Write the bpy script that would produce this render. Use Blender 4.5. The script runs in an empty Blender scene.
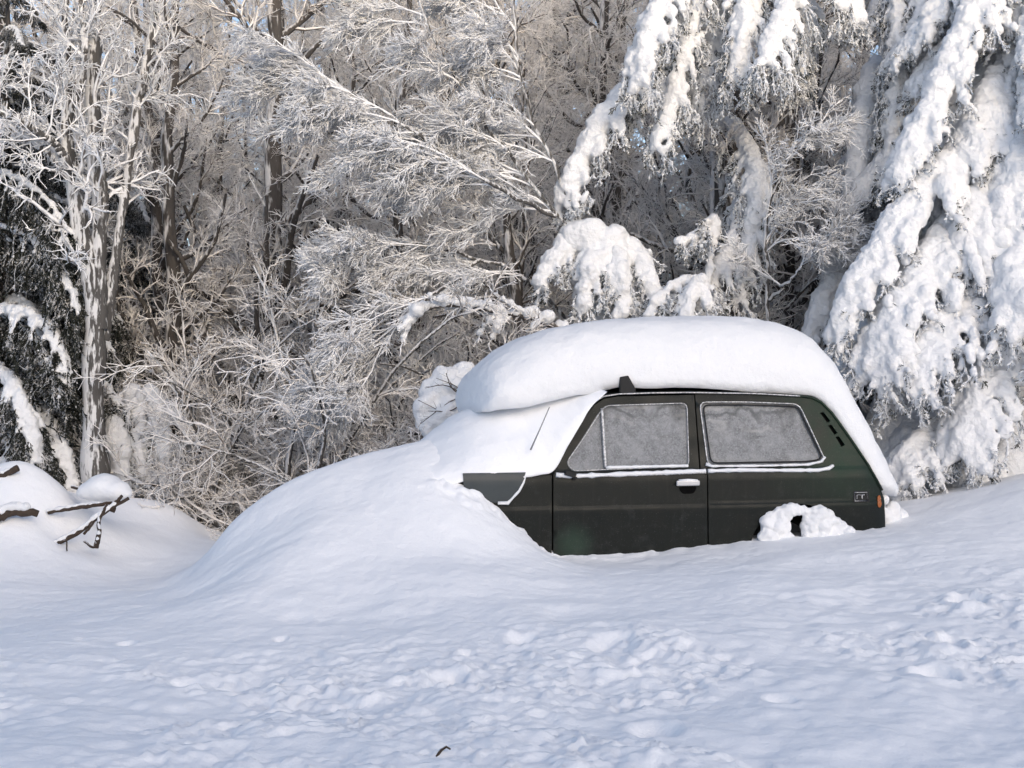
import bpy, math
import numpy as np
from mathutils import Vector
from mathutils.geometry import delaunay_2d_cdt

R = math.radians
scene = bpy.context.scene
C = scene.collection
PI = math.pi

# ------------------------------------------------------------------ camera, sky, sun, exposure
F = 1500.0                       # focal length in pixels of a 1024 px wide frame
CZ = 1.6
cam_d = bpy.data.cameras.new('camera'); cam = bpy.data.objects.new('camera', cam_d); C.objects.link(cam)
cam_d.sensor_width = 36.0; cam_d.lens = 36.0 * F / 1024.0
cam_d.clip_start = 0.1; cam_d.clip_end = 2000
cam.location = (0, 0, CZ); cam.rotation_euler = (R(90), 0, 0)
scene.camera = cam

SUN_AZ, SUN_EL = R(158), R(17)   # azimuth clockwise from +Y: behind the camera, to its right
world = bpy.data.worlds.new('World'); scene.world = world; world.use_nodes = True
wn = world.node_tree.nodes; wl = world.node_tree.links
sky = wn.new('ShaderNodeTexSky'); sky.sky_type = 'NISHITA'; sky.sun_disc = False
sky.sun_elevation = SUN_EL; sky.sun_rotation = SUN_AZ
sky.air_density = 0.7; sky.dust_density = 1.5; sky.ozone_density = 0.5
bg = wn['Background']; bg.inputs['Strength'].default_value = 0.15
wl.new(sky.outputs[0], bg.inputs['Color'])
sun_d = bpy.data.lights.new('sun', 'SUN'); sun_d.energy = 0.5; sun_d.angle = R(85); sun_d.color = (1.0, 0.88, 0.79)
sun = bpy.data.objects.new('sun', sun_d); C.objects.link(sun)
sv = Vector((math.sin(SUN_AZ) * math.cos(SUN_EL), math.cos(SUN_AZ) * math.cos(SUN_EL), math.sin(SUN_EL)))
sun.rotation_euler = (-sv).to_track_quat('-Z', 'Y').to_euler()
sun.location = sv * 30
vs = scene.view_settings
scene.display_settings.display_device = 'sRGB'
vs.view_transform = 'Standard'; vs.look = 'None'; vs.exposure = 0.84; vs.gamma = 1; vs.use_curve_mapping = False
scene.render.engine = 'CYCLES'
cy = scene.cycles
cy.use_denoising = True
cy.max_bounces = 12; cy.diffuse_bounces = 10; cy.glossy_bounces = 3; cy.transmission_bounces = 2; cy.transparent_max_bounces = 8
cy.use_adaptive_sampling = True; cy.adaptive_threshold = 0.02
scene.render.film_transparent = False

rng = np.random.default_rng(11)

def P(px, py, Y):
    return np.array([(px - 512) / F * Y, Y, CZ - (py - 384) / F * Y])

# ------------------------------------------------------------------ noise
def _h(ix, iy, iz, s):
    with np.errstate(over='ignore'):
        n = (ix * np.uint32(374761393) + iy * np.uint32(668265263) + iz * np.uint32(2147483647 - 58) + np.uint32(s) * np.uint32(974634)).astype(np.uint32)
        n = (n ^ (n >> np.uint32(13))) * np.uint32(1274126177)
        n = n ^ (n >> np.uint32(16))
        n = n * np.uint32(2246822519); n = n ^ (n >> np.uint32(15))
    return n.astype(np.float64) / 2147483648.0 - 1.0

def vnoise(p, s=0):
    p = np.asarray(p, float)
    i = np.floor(p); f = p - i; f = f * f * f * (f * (f * 6 - 15) + 10)
    i = i.astype(np.int64)
    u = lambda a: (a & 0xffffffff).astype(np.uint32)
    out = 0
    for dx in (0, 1):
        for dy in (0, 1):
            for dz in (0, 1):
                w = (f[..., 0] if dx else 1 - f[..., 0]) * (f[..., 1] if dy else 1 - f[..., 1]) * (f[..., 2] if dz else 1 - f[..., 2])
                out = out + w * _h(u(i[..., 0] + dx), u(i[..., 1] + dy), u(i[..., 2] + dz), s)
    return out

def fbm(p, oct=4, s=0):
    p = np.asarray(p, float); a = 1; t = 0
    for k in range(oct):
        t = t + a * vnoise(p * 2 ** k + 17.3 * k, s + k); a *= 0.5
    return t

def sstep(a, b, x):
    t = np.clip((x - a) / (b - a), 0, 1); return t * t * (3 - 2 * t)

# ------------------------------------------------------------------ mesh helpers
class MB:
    def __init__(s): s.v = []; s.f = []; s.n = 0
    def add(s, v, *fs):
        v = np.asarray(v, float).reshape(-1, 3)
        for f in fs:
            f = np.asarray(f, int)
            if len(f): s.f.append(f + s.n)
        s.v.append(v); s.n += len(v)
    def mesh(s, name, mats, smooth=True):
        V = np.concatenate(s.v)
        return make_mesh(name, V, s.f, mats, smooth)

def make_mesh(name, V, flist, mats, smooth=True):
    me = bpy.data.meshes.new(name)
    me.vertices.add(len(V)); me.vertices.foreach_set('co', np.asarray(V, np.float32).ravel())
    loops = np.concatenate([f.ravel() for f in flist]).astype(np.int32)
    counts = np.concatenate([np.full(len(f), f.shape[1], np.int32) for f in flist])
    starts = np.concatenate([[0], np.cumsum(counts)[:-1]]).astype(np.int32)
    me.loops.add(len(loops)); me.loops.foreach_set('vertex_index', loops)
    me.polygons.add(len(counts)); me.polygons.foreach_set('loop_start', starts); me.polygons.foreach_set('loop_total', counts)
    me.polygons.foreach_set('use_smooth', np.full(len(counts), smooth, bool))
    me.update(calc_edges=True); me.validate()
    for m in (mats if isinstance(mats, (list, tuple)) else [mats]): me.materials.append(m)
    return me

def link(name, me, parent=None, loc=None):
    o = bpy.data.objects.new(name, me); C.objects.link(o)
    if parent is not None: o.parent = parent
    if loc is not None: o.location = loc
    return o

def tag(o, label, cat, group=None, kind=None):
    if label: o['label'] = label
    if cat: o['category'] = cat
    if group: o['group'] = group
    if kind: o['kind'] = kind
    return o

def empty(name, loc=(0, 0, 0), rz=0):
    o = bpy.data.objects.new(name, None); C.objects.link(o); o.location = loc; o.rotation_euler = (0, 0, rz)
    o.empty_display_size = 0.2
    return o

def nrm(v): return v / np.maximum(np.linalg.norm(v, axis=-1, keepdims=True), 1e-9)

def tubes(mb, Pn, Rn, sides=4, cap=False):
    """Pn (n,K,3) curves, Rn (n,K) radii."""
    Pn = np.asarray(Pn, float); Rn = np.asarray(Rn, float)
    if Pn.ndim == 2: Pn = Pn[None]; Rn = Rn[None]
    n, K, _ = Pn.shape
    T = np.empty_like(Pn); T[:, 1:-1] = Pn[:, 2:] - Pn[:, :-2]; T[:, 0] = Pn[:, 1] - Pn[:, 0]; T[:, -1] = Pn[:, -1] - Pn[:, -2]
    T = nrm(T)
    m = nrm(Pn[:, -1] - Pn[:, 0])
    ref = np.where((np.abs(m[:, 2:3]) > 0.8), np.array([[1., 0.13, 0]]), np.array([[0, 0.1, 1.]]))[:, None, :]
    a = nrm(np.cross(T, np.broadcast_to(ref, T.shape))); b = np.cross(T, a)
    th = np.arange(sides) * 2 * PI / sides + 0.4
    V = Pn[:, :, None, :] + Rn[:, :, None, None] * (a[:, :, None, :] * np.cos(th)[:, None] + b[:, :, None, :] * np.sin(th)[:, None])
    idx = np.arange(n * K * sides).reshape(n, K, sides)
    q = np.stack([idx[:, :-1, :], np.roll(idx, -1, 2)[:, :-1, :], np.roll(idx, -1, 2)[:, 1:, :], idx[:, 1:, :]], -1).reshape(-1, 4)
    fs = [q]
    if cap:
        fs += [idx[:, 0, ::-1], idx[:, -1, :]]
    mb.add(V.reshape(-1, 3), *fs)

def box(mb, c, s, M=None):
    x, y, z = np.array(s) / 2.0
    v = np.array([[i, j, k] for i in (-x, x) for j in (-y, y) for k in (-z, z)])
    if M is not None: v = v @ np.asarray(M).T
    mb.add(v + np.asarray(c), [[0, 1, 3, 2], [4, 6, 7, 5], [0, 4, 5, 1], [2, 3, 7, 6], [0, 2, 6, 4], [1, 5, 7, 3]])

def resamp(pts, n=None, step=None):
    pts = np.asarray(pts, float)
    d = np.concatenate([[0], np.cumsum(np.linalg.norm(np.diff(pts, axis=0), axis=1))])
    if n is None: n = max(2, int(d[-1] / step) + 1)
    t = np.linspace(0, d[-1], n)
    return np.stack([np.interp(t, d, pts[:, k]) for k in range(pts.shape[1])], 1)

def catmull(pts, n):
    pts = np.asarray(pts, float); m = len(pts)
    ext = np.concatenate([[2 * pts[0] - pts[1]], pts, [2 * pts[-1] - pts[-2]]])
    t = np.linspace(0, m - 1 - 1e-9, n); i = t.astype(int); f = (t - i)[:, None]
    p0, p1, p2, p3 = ext[i], ext[i + 1], ext[i + 2], ext[i + 3]
    return 0.5 * (2 * p1 + (p2 - p0) * f + (2 * p0 - 5 * p1 + 4 * p2 - p3) * f ** 2 + (3 * p1 - p0 - 3 * p2 + p3) * f ** 3)

# icosphere for blobs
def _ico():
    t = (1 + 5 ** .5) / 2
    v = [(-1, t, 0), (1, t, 0), (-1, -t, 0), (1, -t, 0), (0, -1, t), (0, 1, t), (0, -1, -t), (0, 1, -t), (t, 0, -1), (t, 0, 1), (-t, 0, -1), (-t, 0, 1)]
    v = [np.array(a) / np.linalg.norm(a) for a in v]
    f = [(0, 11, 5), (0, 5, 1), (0, 1, 7), (0, 7, 10), (0, 10, 11), (1, 5, 9), (5, 11, 4), (11, 10, 2), (10, 7, 6), (7, 1, 8), (3, 9, 4), (3, 4, 2), (3, 2, 6), (3, 6, 8), (3, 8, 9), (4, 9, 5), (2, 4, 11), (6, 2, 10), (8, 6, 7), (9, 8, 1)]
    mid = {}
    def m(a, b):
        k = (min(a, b), max(a, b))
        if k not in mid:
            p = v[a] + v[b]; v.append(p / np.linalg.norm(p)); mid[k] = len(v) - 1
        return mid[k]
    g = []
    for a, b, c in f:
        x, y, z = m(a, b), m(b, c), m(c, a); g += [(a, x, z), (b, y, x), (c, z, y), (x, y, z)]
    return np.array(v), np.array(g)
ICO_V, ICO_F = _ico()

def blob_mesh(name, cen, rad, voxel, mat, smooth=3, amp=0.0, freq=6.0, squash=None, seed=0, fine=None):
    """union of spheres, remeshed to one lumpy skin"""
    cen = np.asarray(cen, float); rad = np.asarray(rad, float)
    if rad.ndim == 1: rad = np.repeat(rad[:, None], 3, 1)
    if squash is not None: rad = rad * np.array(squash)
    V = (cen[:, None, :] + rad[:, None, :] * ICO_V[None]).reshape(-1, 3)
    Fa = (ICO_F[None] + (np.arange(len(cen)) * len(ICO_V))[:, None, None]).reshape(-1, 3)
    me0 = make_mesh('tmp', V, [Fa], mat)
    o = bpy.data.objects.new('tmp', me0); C.objects.link(o)
    m = o.modifiers.new('r', 'REMESH'); m.mode = 'VOXEL'; m.voxel_size = voxel
    if smooth:
        m = o.modifiers.new('s', 'SMOOTH'); m.factor = 0.5; m.iterations = smooth
    dg = bpy.context.evaluated_depsgraph_get()
    me = bpy.data.meshes.new_from_object(o.evaluated_get(dg))
    bpy.data.objects.remove(o); bpy.data.meshes.remove(me0)
    me.name = name
    n = len(me.vertices)
    co = np.empty(n * 3, np.float32); me.vertices.foreach_get('co', co); co = co.reshape(-1, 3)
    if amp:
        no = np.empty(n * 3, np.float32); me.vertices.foreach_get('normal', no); no = no.reshape(-1, 3)
        d = amp * fbm(co * freq, 3, seed)
        if fine: d = d + fine[0] * vnoise(co * fine[1], seed + 9)
        co = co + no * d[:, None]
        me.vertices.foreach_set('co', co.astype(np.float32).ravel())
    me.polygons.foreach_set('use_smooth', np.ones(len(me.polygons), bool))
    me.update()
    me.materials.clear(); me.materials.append(mat)
    return me

# ------------------------------------------------------------------ materials
class NT:
    def __init__(s, name):
        s.m = bpy.data.materials.new(name); s.m.use_nodes = True
        s.t = s.m.node_tree; s.n = s.t.nodes; s.b = s.n['Principled BSDF']
    def L(s, a, b): s.t.links.new(a, b)
    def node(s, typ, **kw):
        n = s.n.new(typ)
        for k, v in kw.items():
            if k in n.inputs: n.inputs[k].default_value = v
            else: setattr(n, k, v)
        return n
    def coord(s, which='Object'):
        return s.n.new('ShaderNodeTexCoord').outputs[which]
    def pos(s): return s.n.new('ShaderNodeNewGeometry').outputs['Position']
    def noise(s, vec, scale, detail=3, rough=0.55):
        n = s.node('ShaderNodeTexNoise', Scale=scale, Detail=detail, Roughness=rough); s.L(vec, n.inputs['Vector']); return n.outputs['Fac']
    def ramp(s, fac, stops):
        r = s.n.new('ShaderNodeValToRGB'); e = r.color_ramp.elements
        while len(e) < len(stops): e.new(0.5)
        for q, (p, c) in zip(e, stops):
            q.position = p; q.color = (*c, 1) if isinstance(c, (tuple, list)) else (c, c, c, 1)
        s.L(fac, r.inputs[0]); return r.outputs[0]
    def math(s, op, a, b=None, c=None):
        m = s.n.new('ShaderNodeMath'); m.operation = op
        for i, x in enumerate((a, b, c)):
            if x is None: continue
            if hasattr(x, 'is_linked'): s.L(x, m.inputs[i])
            else: m.inputs[i].default_value = x
        return m.outputs[0]
    def mix(s, fac, a, b):
        m = s.n.new('ShaderNodeMix'); m.data_type = 'RGBA'
        if hasattr(fac, 'is_linked'): s.L(fac, m.inputs[0])
        else: m.inputs[0].default_value = fac
        for x, i in ((a, 6), (b, 7)):
            if hasattr(x, 'is_linked'): s.L(x, m.inputs[i])
            else: m.inputs[i].default_value = (*x, 1)
        return m.outputs[2]
    def nz(s):
        g = s.n.new('ShaderNodeNewGeometry'); x = s.n.new('ShaderNodeSeparateXYZ'); s.L(g.outputs['Normal'], x.inputs[0]); return x.outputs
    def bump(s, h, strength, dist):
        b = s.node('ShaderNodeBump', Strength=strength, Distance=dist); s.L(h, b.inputs['Height']); s.L(b.outputs[0], s.b.inputs['Normal'])
    def col(s, x):
        if hasattr(x, 'is_linked'): s.L(x, s.b.inputs['Base Color'])
        else: s.b.inputs['Base Color'].default_value = (*x, 1)
    def set(s, **kw):
        for k, v in kw.items(): s.b.inputs[k.replace('_', ' ')].default_value = v

def m_snow(name, c=(0.86, 0.87, 0.88), s1=14, s2=120, st=0.5):
    m = NT(name); p = m.pos()
    h = m.math('MULTIPLY_ADD', m.noise(p, s2, 2), 0.25, m.noise(p, s1, 4))
    m.bump(h, st, 0.03)
    m.col(c); m.set(Roughness=0.75)
    m.b.inputs['Specular IOR Level'].default_value = 0.25
    return m.m
SNOW = m_snow('snow', c=(0.79, 0.80, 0.81))
SNOW_G = m_snow('ground_snow', c=(0.89, 0.895, 0.90), s1=9, s2=70, st=0.4)
SNOW_B = m_snow('bough_snow', c=(0.79, 0.80, 0.81), s1=30, s2=110, st=0.7)

def m_frost(name, bark, frost, bias, nscale, amt=0.5, wind=-0.25, zs=1.0):
    """bark that carries rime on its upper and windward side"""
    m = NT(name); p = m.pos(); N = m.nz()
    mp = m.node('ShaderNodeMapping'); mp.inputs['Scale'].default_value = (1, 1, zs); m.L(p, mp.inputs[0]); p = mp.outputs[0]
    w = m.math('ADD', m.math('MULTIPLY', N[2], 0.45), m.math('MULTIPLY', N[0], wind))
    w = m.math('ADD', m.math('ADD', w, bias), m.math('MULTIPLY', m.math('SUBTRACT', m.noise(p, nscale, 3), 0.5), amt * 2))
    f = m.ramp(w, [(0.30, 0.0), (0.55, 1.0)])
    bk = m.mix(m.noise(p, 25, 3), tuple(x * 0.6 for x in bark), tuple(x * 1.4 for x in bark))
    m.col(m.mix(f, bk, frost)); m.set(Roughness=0.85)
    m.b.inputs['Specular IOR Level'].default_value = 0.2
    m.bump(m.noise(p, 60, 3), 0.6, 0.02)
    return m.m
BARK = m_frost('dark_bark', (0.088, 0.080, 0.074), (0.74, 0.73, 0.72), 0.28, 16, 0.9, -0.25, 0.25)
BARK_PALE = m_frost('frosted_bark', (0.090, 0.086, 0.082), (0.66, 0.66, 0.66), 0.50, 30, 1.1, -0.42, 0.22)
TWIG = m_frost('rimed_twig', (0.20, 0.165, 0.14), (0.91, 0.88, 0.845), 0.80, 4, 0.7)
TWIG_W = m_frost('white_twig', (0.14, 0.12, 0.105), (0.90, 0.90, 0.90), 0.85, 5, 0.4)
NEEDLE = m_frost('frosted_needles', (0.045, 0.050, 0.040), (0.82, 0.83, 0.84), 0.58, 9, 0.9)
NEEDLE_D = m_frost('dark_needles', (0.026, 0.029, 0.024), (0.62, 0.62, 0.62), 0.20, 7, 0.8)
WOOD = m_frost('weathered_wood', (0.06, 0.045, 0.035), (0.8, 0.8, 0.8), -0.08, 14, 0.5)

# ------------------------------------------------------------------ car frame of reference
TH = R(14.0)
CD = np.array([math.cos(TH), math.sin(TH), 0]); CN = np.array([math.sin(TH), -math.cos(TH), 0])
CO = np.array([(708 - 512) / F * 11.3, 11.3, 0.0])
CAR_W = 1.66

def prof(u, z):
    w = np.interp(z, [0.1, 0.35, 0.655, 0.685, 0.70, 0.90, 0.945, 0.965, 1.25, 1.50, 1.58], [0.05, 0.02, 0.0, 0.0, 0.011, 0.014, 0.03, 0.045, 0.10, 0.165, 0.20])
    return w + 0.16 * sstep(1.15, 1.75, u) ** 2 + 0.05 * sstep(-1.6, -2.3, u)

def ray_plane(px, py, w):
    d = np.array([(px - 512) / F, 1.0, -(py - 384) / F]); o = np.array([0, 0, CZ])
    p0 = CO - CN * w
    t = np.dot(p0 - o, CN) / np.dot(d, CN)
    q = o + d * t - CO
    return np.dot(q, CD), q[2]

def S(px, py, out=0.0):
    w = 0.0
    for _ in range(5):
        u, z = ray_plane(px, py, w); w = float(prof(u, z)) - out
    return np.array([u, w, z])

def c2w(l): return CO + CD * l[0] - CN * l[1] + np.array([0, 0, l[2]])

# ------------------------------------------------------------------ ground heights
def car_pt(px, py):              # a point on the car's side plane, in the world
    return c2w(S(px, py))
ctl = []
for px, py in [(543, 559), (575, 557), (610, 556), (650, 552), (700, 548), (750, 540), (800, 537), (850, 532), (884, 527), (905, 521)]:
    ctl.append(car_pt(px, py))
def car_world(px, py, w): u, z = ray_plane(px, py, w); return c2w(np.array([u, w, z]))
for w, l in [(-.02, [(466, 495), (490, 500), (508, 507), (513, 520), (521, 532), (534, 547), (455, 487), (440, 483), (420, 481), (400, 486), (380, 495), (355, 506)]),
             (-.25, [(470, 506), (440, 504), (500, 522), (400, 512), (360, 518), (315, 522)]),
             (-.6, [(485, 556), (430, 553), (380, 550), (330, 554), (275, 562)]),
             (.75, [(456, 428)]), (-1.05, [(520, 580), (470, 577), (400, 579), (330, 588), (250, 600)]),
             (.35, [(300, 497), (260, 520), (230, 548), (340, 482), (375, 474), (400, 458), (415, 455), (430, 452), (442, 450), (456, 449)]),
             (.15, [(390, 474), (410, 469), (430, 466), (455, 465)]),
             (.75, [(440, 433), (430, 437), (417, 441), (390, 446), (375, 449), (362, 452), (340, 458), (317, 466), (290, 478), (262, 493), (243, 506), (224, 524), (213, 543), (204, 561), (194, 586), (184, 597), (165, 599)]), (-.3, [(215, 590), (195, 604), (170, 606)])]:
    for px, py in l: ctl.append(car_world(px, py, w))
for a in [
          (300, 624, 9.2), (400, 613, 9.2), (520, 608, 9.2), (640, 587, 9.9), (760, 575, 10.1), (880, 560, 10.4), (1000, 545, 10.6), (1150, 540, 10.8),
          (960, 506, 12.2), (1024, 484, 12.4), (1100, 462, 12.6), (1250, 440, 12.8), (940, 520, 11.7), (1010, 500, 11.9),
          # left
          (150, 590, 11.0), (60, 588, 11.0), (-40, 585, 11.0), (-250, 580, 11.0), (185, 575, 12.0), (120, 560, 12.2),
          (112, 520, 13.3), (135, 504, 13.6), (155, 498, 13.8), (178, 504, 13.9), (200, 522, 14.0), (215, 548, 13.9), (150, 535, 13.0), (60, 545, 12.3),
          (20, 478, 12.5), (20, 452, 12.75), (35, 458, 12.8), (5, 458, 12.8), (50, 471, 12.75), (10, 495, 12.3), (40, 492, 12.45), (70, 492, 12.7), (-40, 478, 12.7), (-150, 500, 12.7), (20, 545, 11.9), (40, 530, 12.05),
          (100, 548, 12.4), (85, 512, 13.0), (80, 535, 12.4)]:
    ctl.append(P(*a))
for x in (-6, -3, 0, 3, 6):      # the open foreground
    ctl.append((x, 6.2, 0.02 + 0.01 * x)); ctl.append((x, 7.8, 0.10 + 0.012 * x)); ctl.append((x, 4.0, -0.05)); ctl.append((x, 1.0, -0.08)); ctl.append((x, -6, -0.1))
for x, y, z in [(-9, 8, 0.0), (9, 8, .4), (-9, 13, .3), (9, 12, .9), (-20, 10, 0.2), (20, 10, .9), (-20, -10, 0), (20, -10, 0),
                (-6, 15, .2), (-3, 15, .1), (-1.2, 15, .05), (0, 14.8, .2), (1.5, 14.5, .4), (3.5, 14.5, .55), (6, 15, .8),
                (-8, 20, .3), (-4, 20, .25), (0, 20, .3), (4, 20, .6), (8, 20, .9), (-14, 30, .7), (0, 30, .7), (14, 30, 1.2), (0, 45, 1.6), (-25, 45, 1.6), (25, 45, 1.8),
                (1.2, 13.1, .35), (2.4, 13.3, .4), (0.2, 13.4, .3), (-.6, 13.6, .3)]:
    ctl.append((x, y, z))
ctl = np.array(ctl, float)
_n = len(ctl)
def _k(r): return -np.sqrt(r * r + 0.03 ** 2)
_A = np.zeros((_n + 3, _n + 3))
_d = np.linalg.norm(ctl[:, None, :2] - ctl[None, :, :2], axis=2)
_A[:_n, :_n] = _k(_d) - 1e-3 * np.eye(_n)
_A[:_n, _n] = 1; _A[:_n, _n + 1:] = ctl[:, :2]; _A[_n, :_n] = 1; _A[_n + 1:, :_n] = ctl[:, :2].T
_w = np.linalg.solve(_A, np.concatenate([ctl[:, 2], [0, 0, 0]]))

def ground_base(x, y):
    x = np.asarray(x, float); y = np.asarray(y, float); sh = x.shape
    x = x.ravel(); y = y.ravel(); out = np.empty(len(x))
    for i in range(0, len(x), 20000):
        a = np.stack([x[i:i + 20000], y[i:i + 20000]], 1)
        r = np.linalg.norm(a[:, None, :] - ctl[None, :, :2], axis=2)
        out[i:i + 20000] = _k(r) @ _w[:_n] + _w[_n] + a @ _w[_n + 1:]
    return out.reshape(sh)

pits = []
prng = np.random.default_rng(5)
for i in range(26):
    Y = prng.uniform(5.8, 9.4); X = prng.uniform(-0.42, 0.42) * Y
    pits.append((X, Y, prng.uniform(.03, .09), prng.uniform(.008, .04)))
for px, py, Y, r, d in [(935, 690, 7.7, .10, .10), (447, 684, 7.75, .09, .07), (615, 652, 8.3, .12, .06), (968, 608, 9.2, .1, .06), (655, 735, 6.7, .1, .05), (520, 640, 8.5, .08, .04)]:
    g = P(px, py, Y); pits.append((g[0], g[1], r, d))

def ground_detail(x, y):
    q = np.stack([x, y, np.zeros_like(x)], -1)
    # crumbled, trampled patches in the near foreground; smoother snow up by the car and at the left
    edge = 8.9 + 0.6 * vnoise(q * 0.6, 3) - 1.2 * sstep(0.2, -3.0, x) + 1.2 * sstep(1.0, 2.6, x)
    zone = sstep(0.9, -0.7, y - edge)
    d = np.stack([x * .9 - y * .5, y * 1.5 + x * .9, 0 * x], -1)
    patch = sstep(-.15, .35, fbm(d * 0.55, 3, 8)) * zone
    wq = q + 0.06 * np.stack([vnoise(q * 5, 61), vnoise(q * 5, 62), 0 * x], -1)
    crumb = np.maximum(fbm(wq * 7, 3, 31), -.15) * .026 + np.maximum(vnoise(wq * 21, 37), -.1) * .018 + .010 * vnoise(wq * 38, 6)
    z = 1.0 * patch * crumb + zone * (0.030 * fbm(q * 1.5, 3, 11) + .008 * vnoise(q * 11, 14))
    z = z + 0.04 * fbm(q * 0.8, 3, 15) * sstep(13, 9, y) + 0.010 * fbm(q * 3.0, 3, 19) * sstep(18, 12, y) + 0.003 * vnoise(q * 25, 25) * sstep(13, 10, y)
    # faint wind ripples / old tracks by the car
    z = z + 0.004 * vnoise(np.stack([x * 1.5 + y, y * 9 - x * 1.2, 0 * x], -1), 41) * sstep(7.5, 9, y) * sstep(12, 10.5, y)
    pu = (x - CO[0]) * CD[0] + (y - CO[1]) * CD[1]; pw = -((x - CO[0]) * CN[0] + (y - CO[1]) * CN[1])
    near_car = np.exp(-((pw + .04) / .16) ** 2) * sstep(-2.3, -1.9, pu) * sstep(-1.05, -1.25, pu)
    z = z + near_car * (.030 * vnoise(q * 9, 51) + .024 * vnoise(q * 22, 52))
    contact = np.exp(-((pw + .0) / .10) ** 2) * sstep(-1.3, -1.2, pu) * sstep(1.8, 1.4, pu)
    z = z + contact * (.010 * vnoise(q * 8, 53) + .012 * np.maximum(vnoise(q * 20, 54), 0))
    for X, Y, r, d in pits:
        m = (np.abs(x - X) < 4 * r) & (np.abs(y - Y) < 4 * r)
        if m.any():
            rr = np.hypot(x[m] - X, (y[m] - Y) * 0.8) / r
            z[m] += -d * np.exp(-rr ** 4) + 0.2 * d * np.exp(-((rr - 1.35) / .4) ** 2)
    return z

def axis(a, b, d0, ext, ratio=1.16):
    c = np.arange(a, b + d0 / 2, d0); lo = []; hi = []
    s = d0; v = a
    while v > -ext: s *= ratio; v -= s; lo.append(v)
    s = d0; v = b
    while v < ext: s *= ratio; v += s; hi.append(v)
    return np.concatenate([lo[::-1], c, hi])
gx = axis(-4.7, 4.7, 0.018, 400)
gy = axis(5.5, 14.0, 0.017, 400)
GX, GY = np.meshgrid(gx, gy)
_cl = lambda a, lo, hi: np.clip(a, lo, hi)
# coarse evaluation, then smooth interpolation: the cusps of the interpolant are rounded off
cx = np.arange(-9, 9.01, 0.06); cyy = np.arange(1, 22.01, 0.06)
CX, CY = np.meshgrid(cx, cyy); HB = ground_base(CX, CY)
def blur(a, k):
    g = np.exp(-0.5 * (np.arange(-3 * k, 3 * k + 1) / k) ** 2); g /= g.sum()
    a = np.apply_along_axis(lambda r: np.convolve(np.pad(r, 3 * k, mode='edge'), g, 'valid'), 0, a)
    return np.apply_along_axis(lambda r: np.convolve(np.pad(r, 3 * k, mode='edge'), g, 'valid'), 1, a)
HB2 = blur(HB, 2); 
HBl = HB2
def bil(A, x, y):
    fx = np.clip((x - cx[0]) / 0.06, 0, len(cx) - 1.001); fy = np.clip((y - cyy[0]) / 0.06, 0, len(cyy) - 1.001)
    i = fx.astype(int); j = fy.astype(int); a = fx - i; b = fy - j
    return (A[j, i] * (1 - a) + A[j, i + 1] * a) * (1 - b) + (A[j + 1, i] * (1 - a) + A[j + 1, i + 1] * a) * b
def ground_z(x, y, detail=False):
    x = np.atleast_1d(np.asarray(x, float)); y = np.atleast_1d(np.asarray(y, float))
    inner = bil(HBl, x, y)
    outm = (x < -8.9) | (x > 8.9) | (y < 1.1) | (y > 21.9)
    z = inner.copy()
    if outm.any():
        xe = np.clip(x[outm], -25, 25); ye = np.clip(y[outm], -10, 45)
        z[outm] = ground_base(xe, ye)
    # unseen ridge added behind the viewer to keep the low sun off the clearing
    z = z + 5.7 * sstep(-2.0, -13.0, y) * (1 + .12 * np.sin(x * .13 + 1) + .06 * np.sin(x * .41))
    if detail: z = z + ground_detail(x, y)
    return z
GZ = ground_z(GX.ravel(), GY.ravel(), True)
idx = np.arange(GX.size).reshape(GX.shape)
q = np.stack([idx[:-1, :-1], idx[:-1, 1:], idx[1:, 1:], idx[1:, :-1]], -1).reshape(-1, 4)
gm = make_mesh('snow_ground', np.stack([GX.ravel(), GY.ravel(), GZ], 1), [q], SNOW_G)
ground = link('ground', gm); ground['kind'] = 'structure'; ground['label'] = 'trampled white snow field rising to a drift round the car'

# ------------------------------------------------------------------ car materials
m = NT('green_paint'); o_ = m.coord(); sx = m.n.new('ShaderNodeSeparateXYZ'); m.L(o_, sx.inputs[0])
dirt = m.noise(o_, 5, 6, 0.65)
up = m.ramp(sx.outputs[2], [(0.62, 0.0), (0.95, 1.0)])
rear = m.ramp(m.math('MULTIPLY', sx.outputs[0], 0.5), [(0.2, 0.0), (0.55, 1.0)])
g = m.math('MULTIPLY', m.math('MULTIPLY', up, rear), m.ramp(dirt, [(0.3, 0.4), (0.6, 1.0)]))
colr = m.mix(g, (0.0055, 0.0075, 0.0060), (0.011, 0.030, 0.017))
colr = m.mix(m.ramp(m.noise(o_, 2.2, 5), [(0.52, 0.0), (0.75, 0.5)]), colr, (0.014, 0.012, 0.009))
st = m.node('ShaderNodeTexNoise', Scale=9.0, Detail=5.0); mp = m.node('ShaderNodeMapping'); mp.inputs['Scale'].default_value = (3.0, 1, 0.25)
m.L(o_, mp.inputs[0]); m.L(mp.outputs[0], st.inputs['Vector'])
colr = m.mix(m.ramp(st.outputs['Fac'], [(0.58, 0.0), (0.8, 0.3)]), colr, (0.028, 0.028, 0.024))
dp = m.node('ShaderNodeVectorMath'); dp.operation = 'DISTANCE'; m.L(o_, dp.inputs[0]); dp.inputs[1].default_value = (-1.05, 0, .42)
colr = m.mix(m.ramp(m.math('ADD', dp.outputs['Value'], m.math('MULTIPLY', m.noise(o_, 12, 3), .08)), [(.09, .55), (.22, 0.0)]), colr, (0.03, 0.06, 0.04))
fz = m.math('ADD', m.noise(o_, 7, 6, .75), m.math('MULTIPLY', m.math('SUBTRACT', .75, sx.outputs[2]), .12))
colr = m.mix(m.ramp(fz, [(.55, 0.0), (.78, .3)]), colr, (0.06, 0.064, 0.062))
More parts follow.
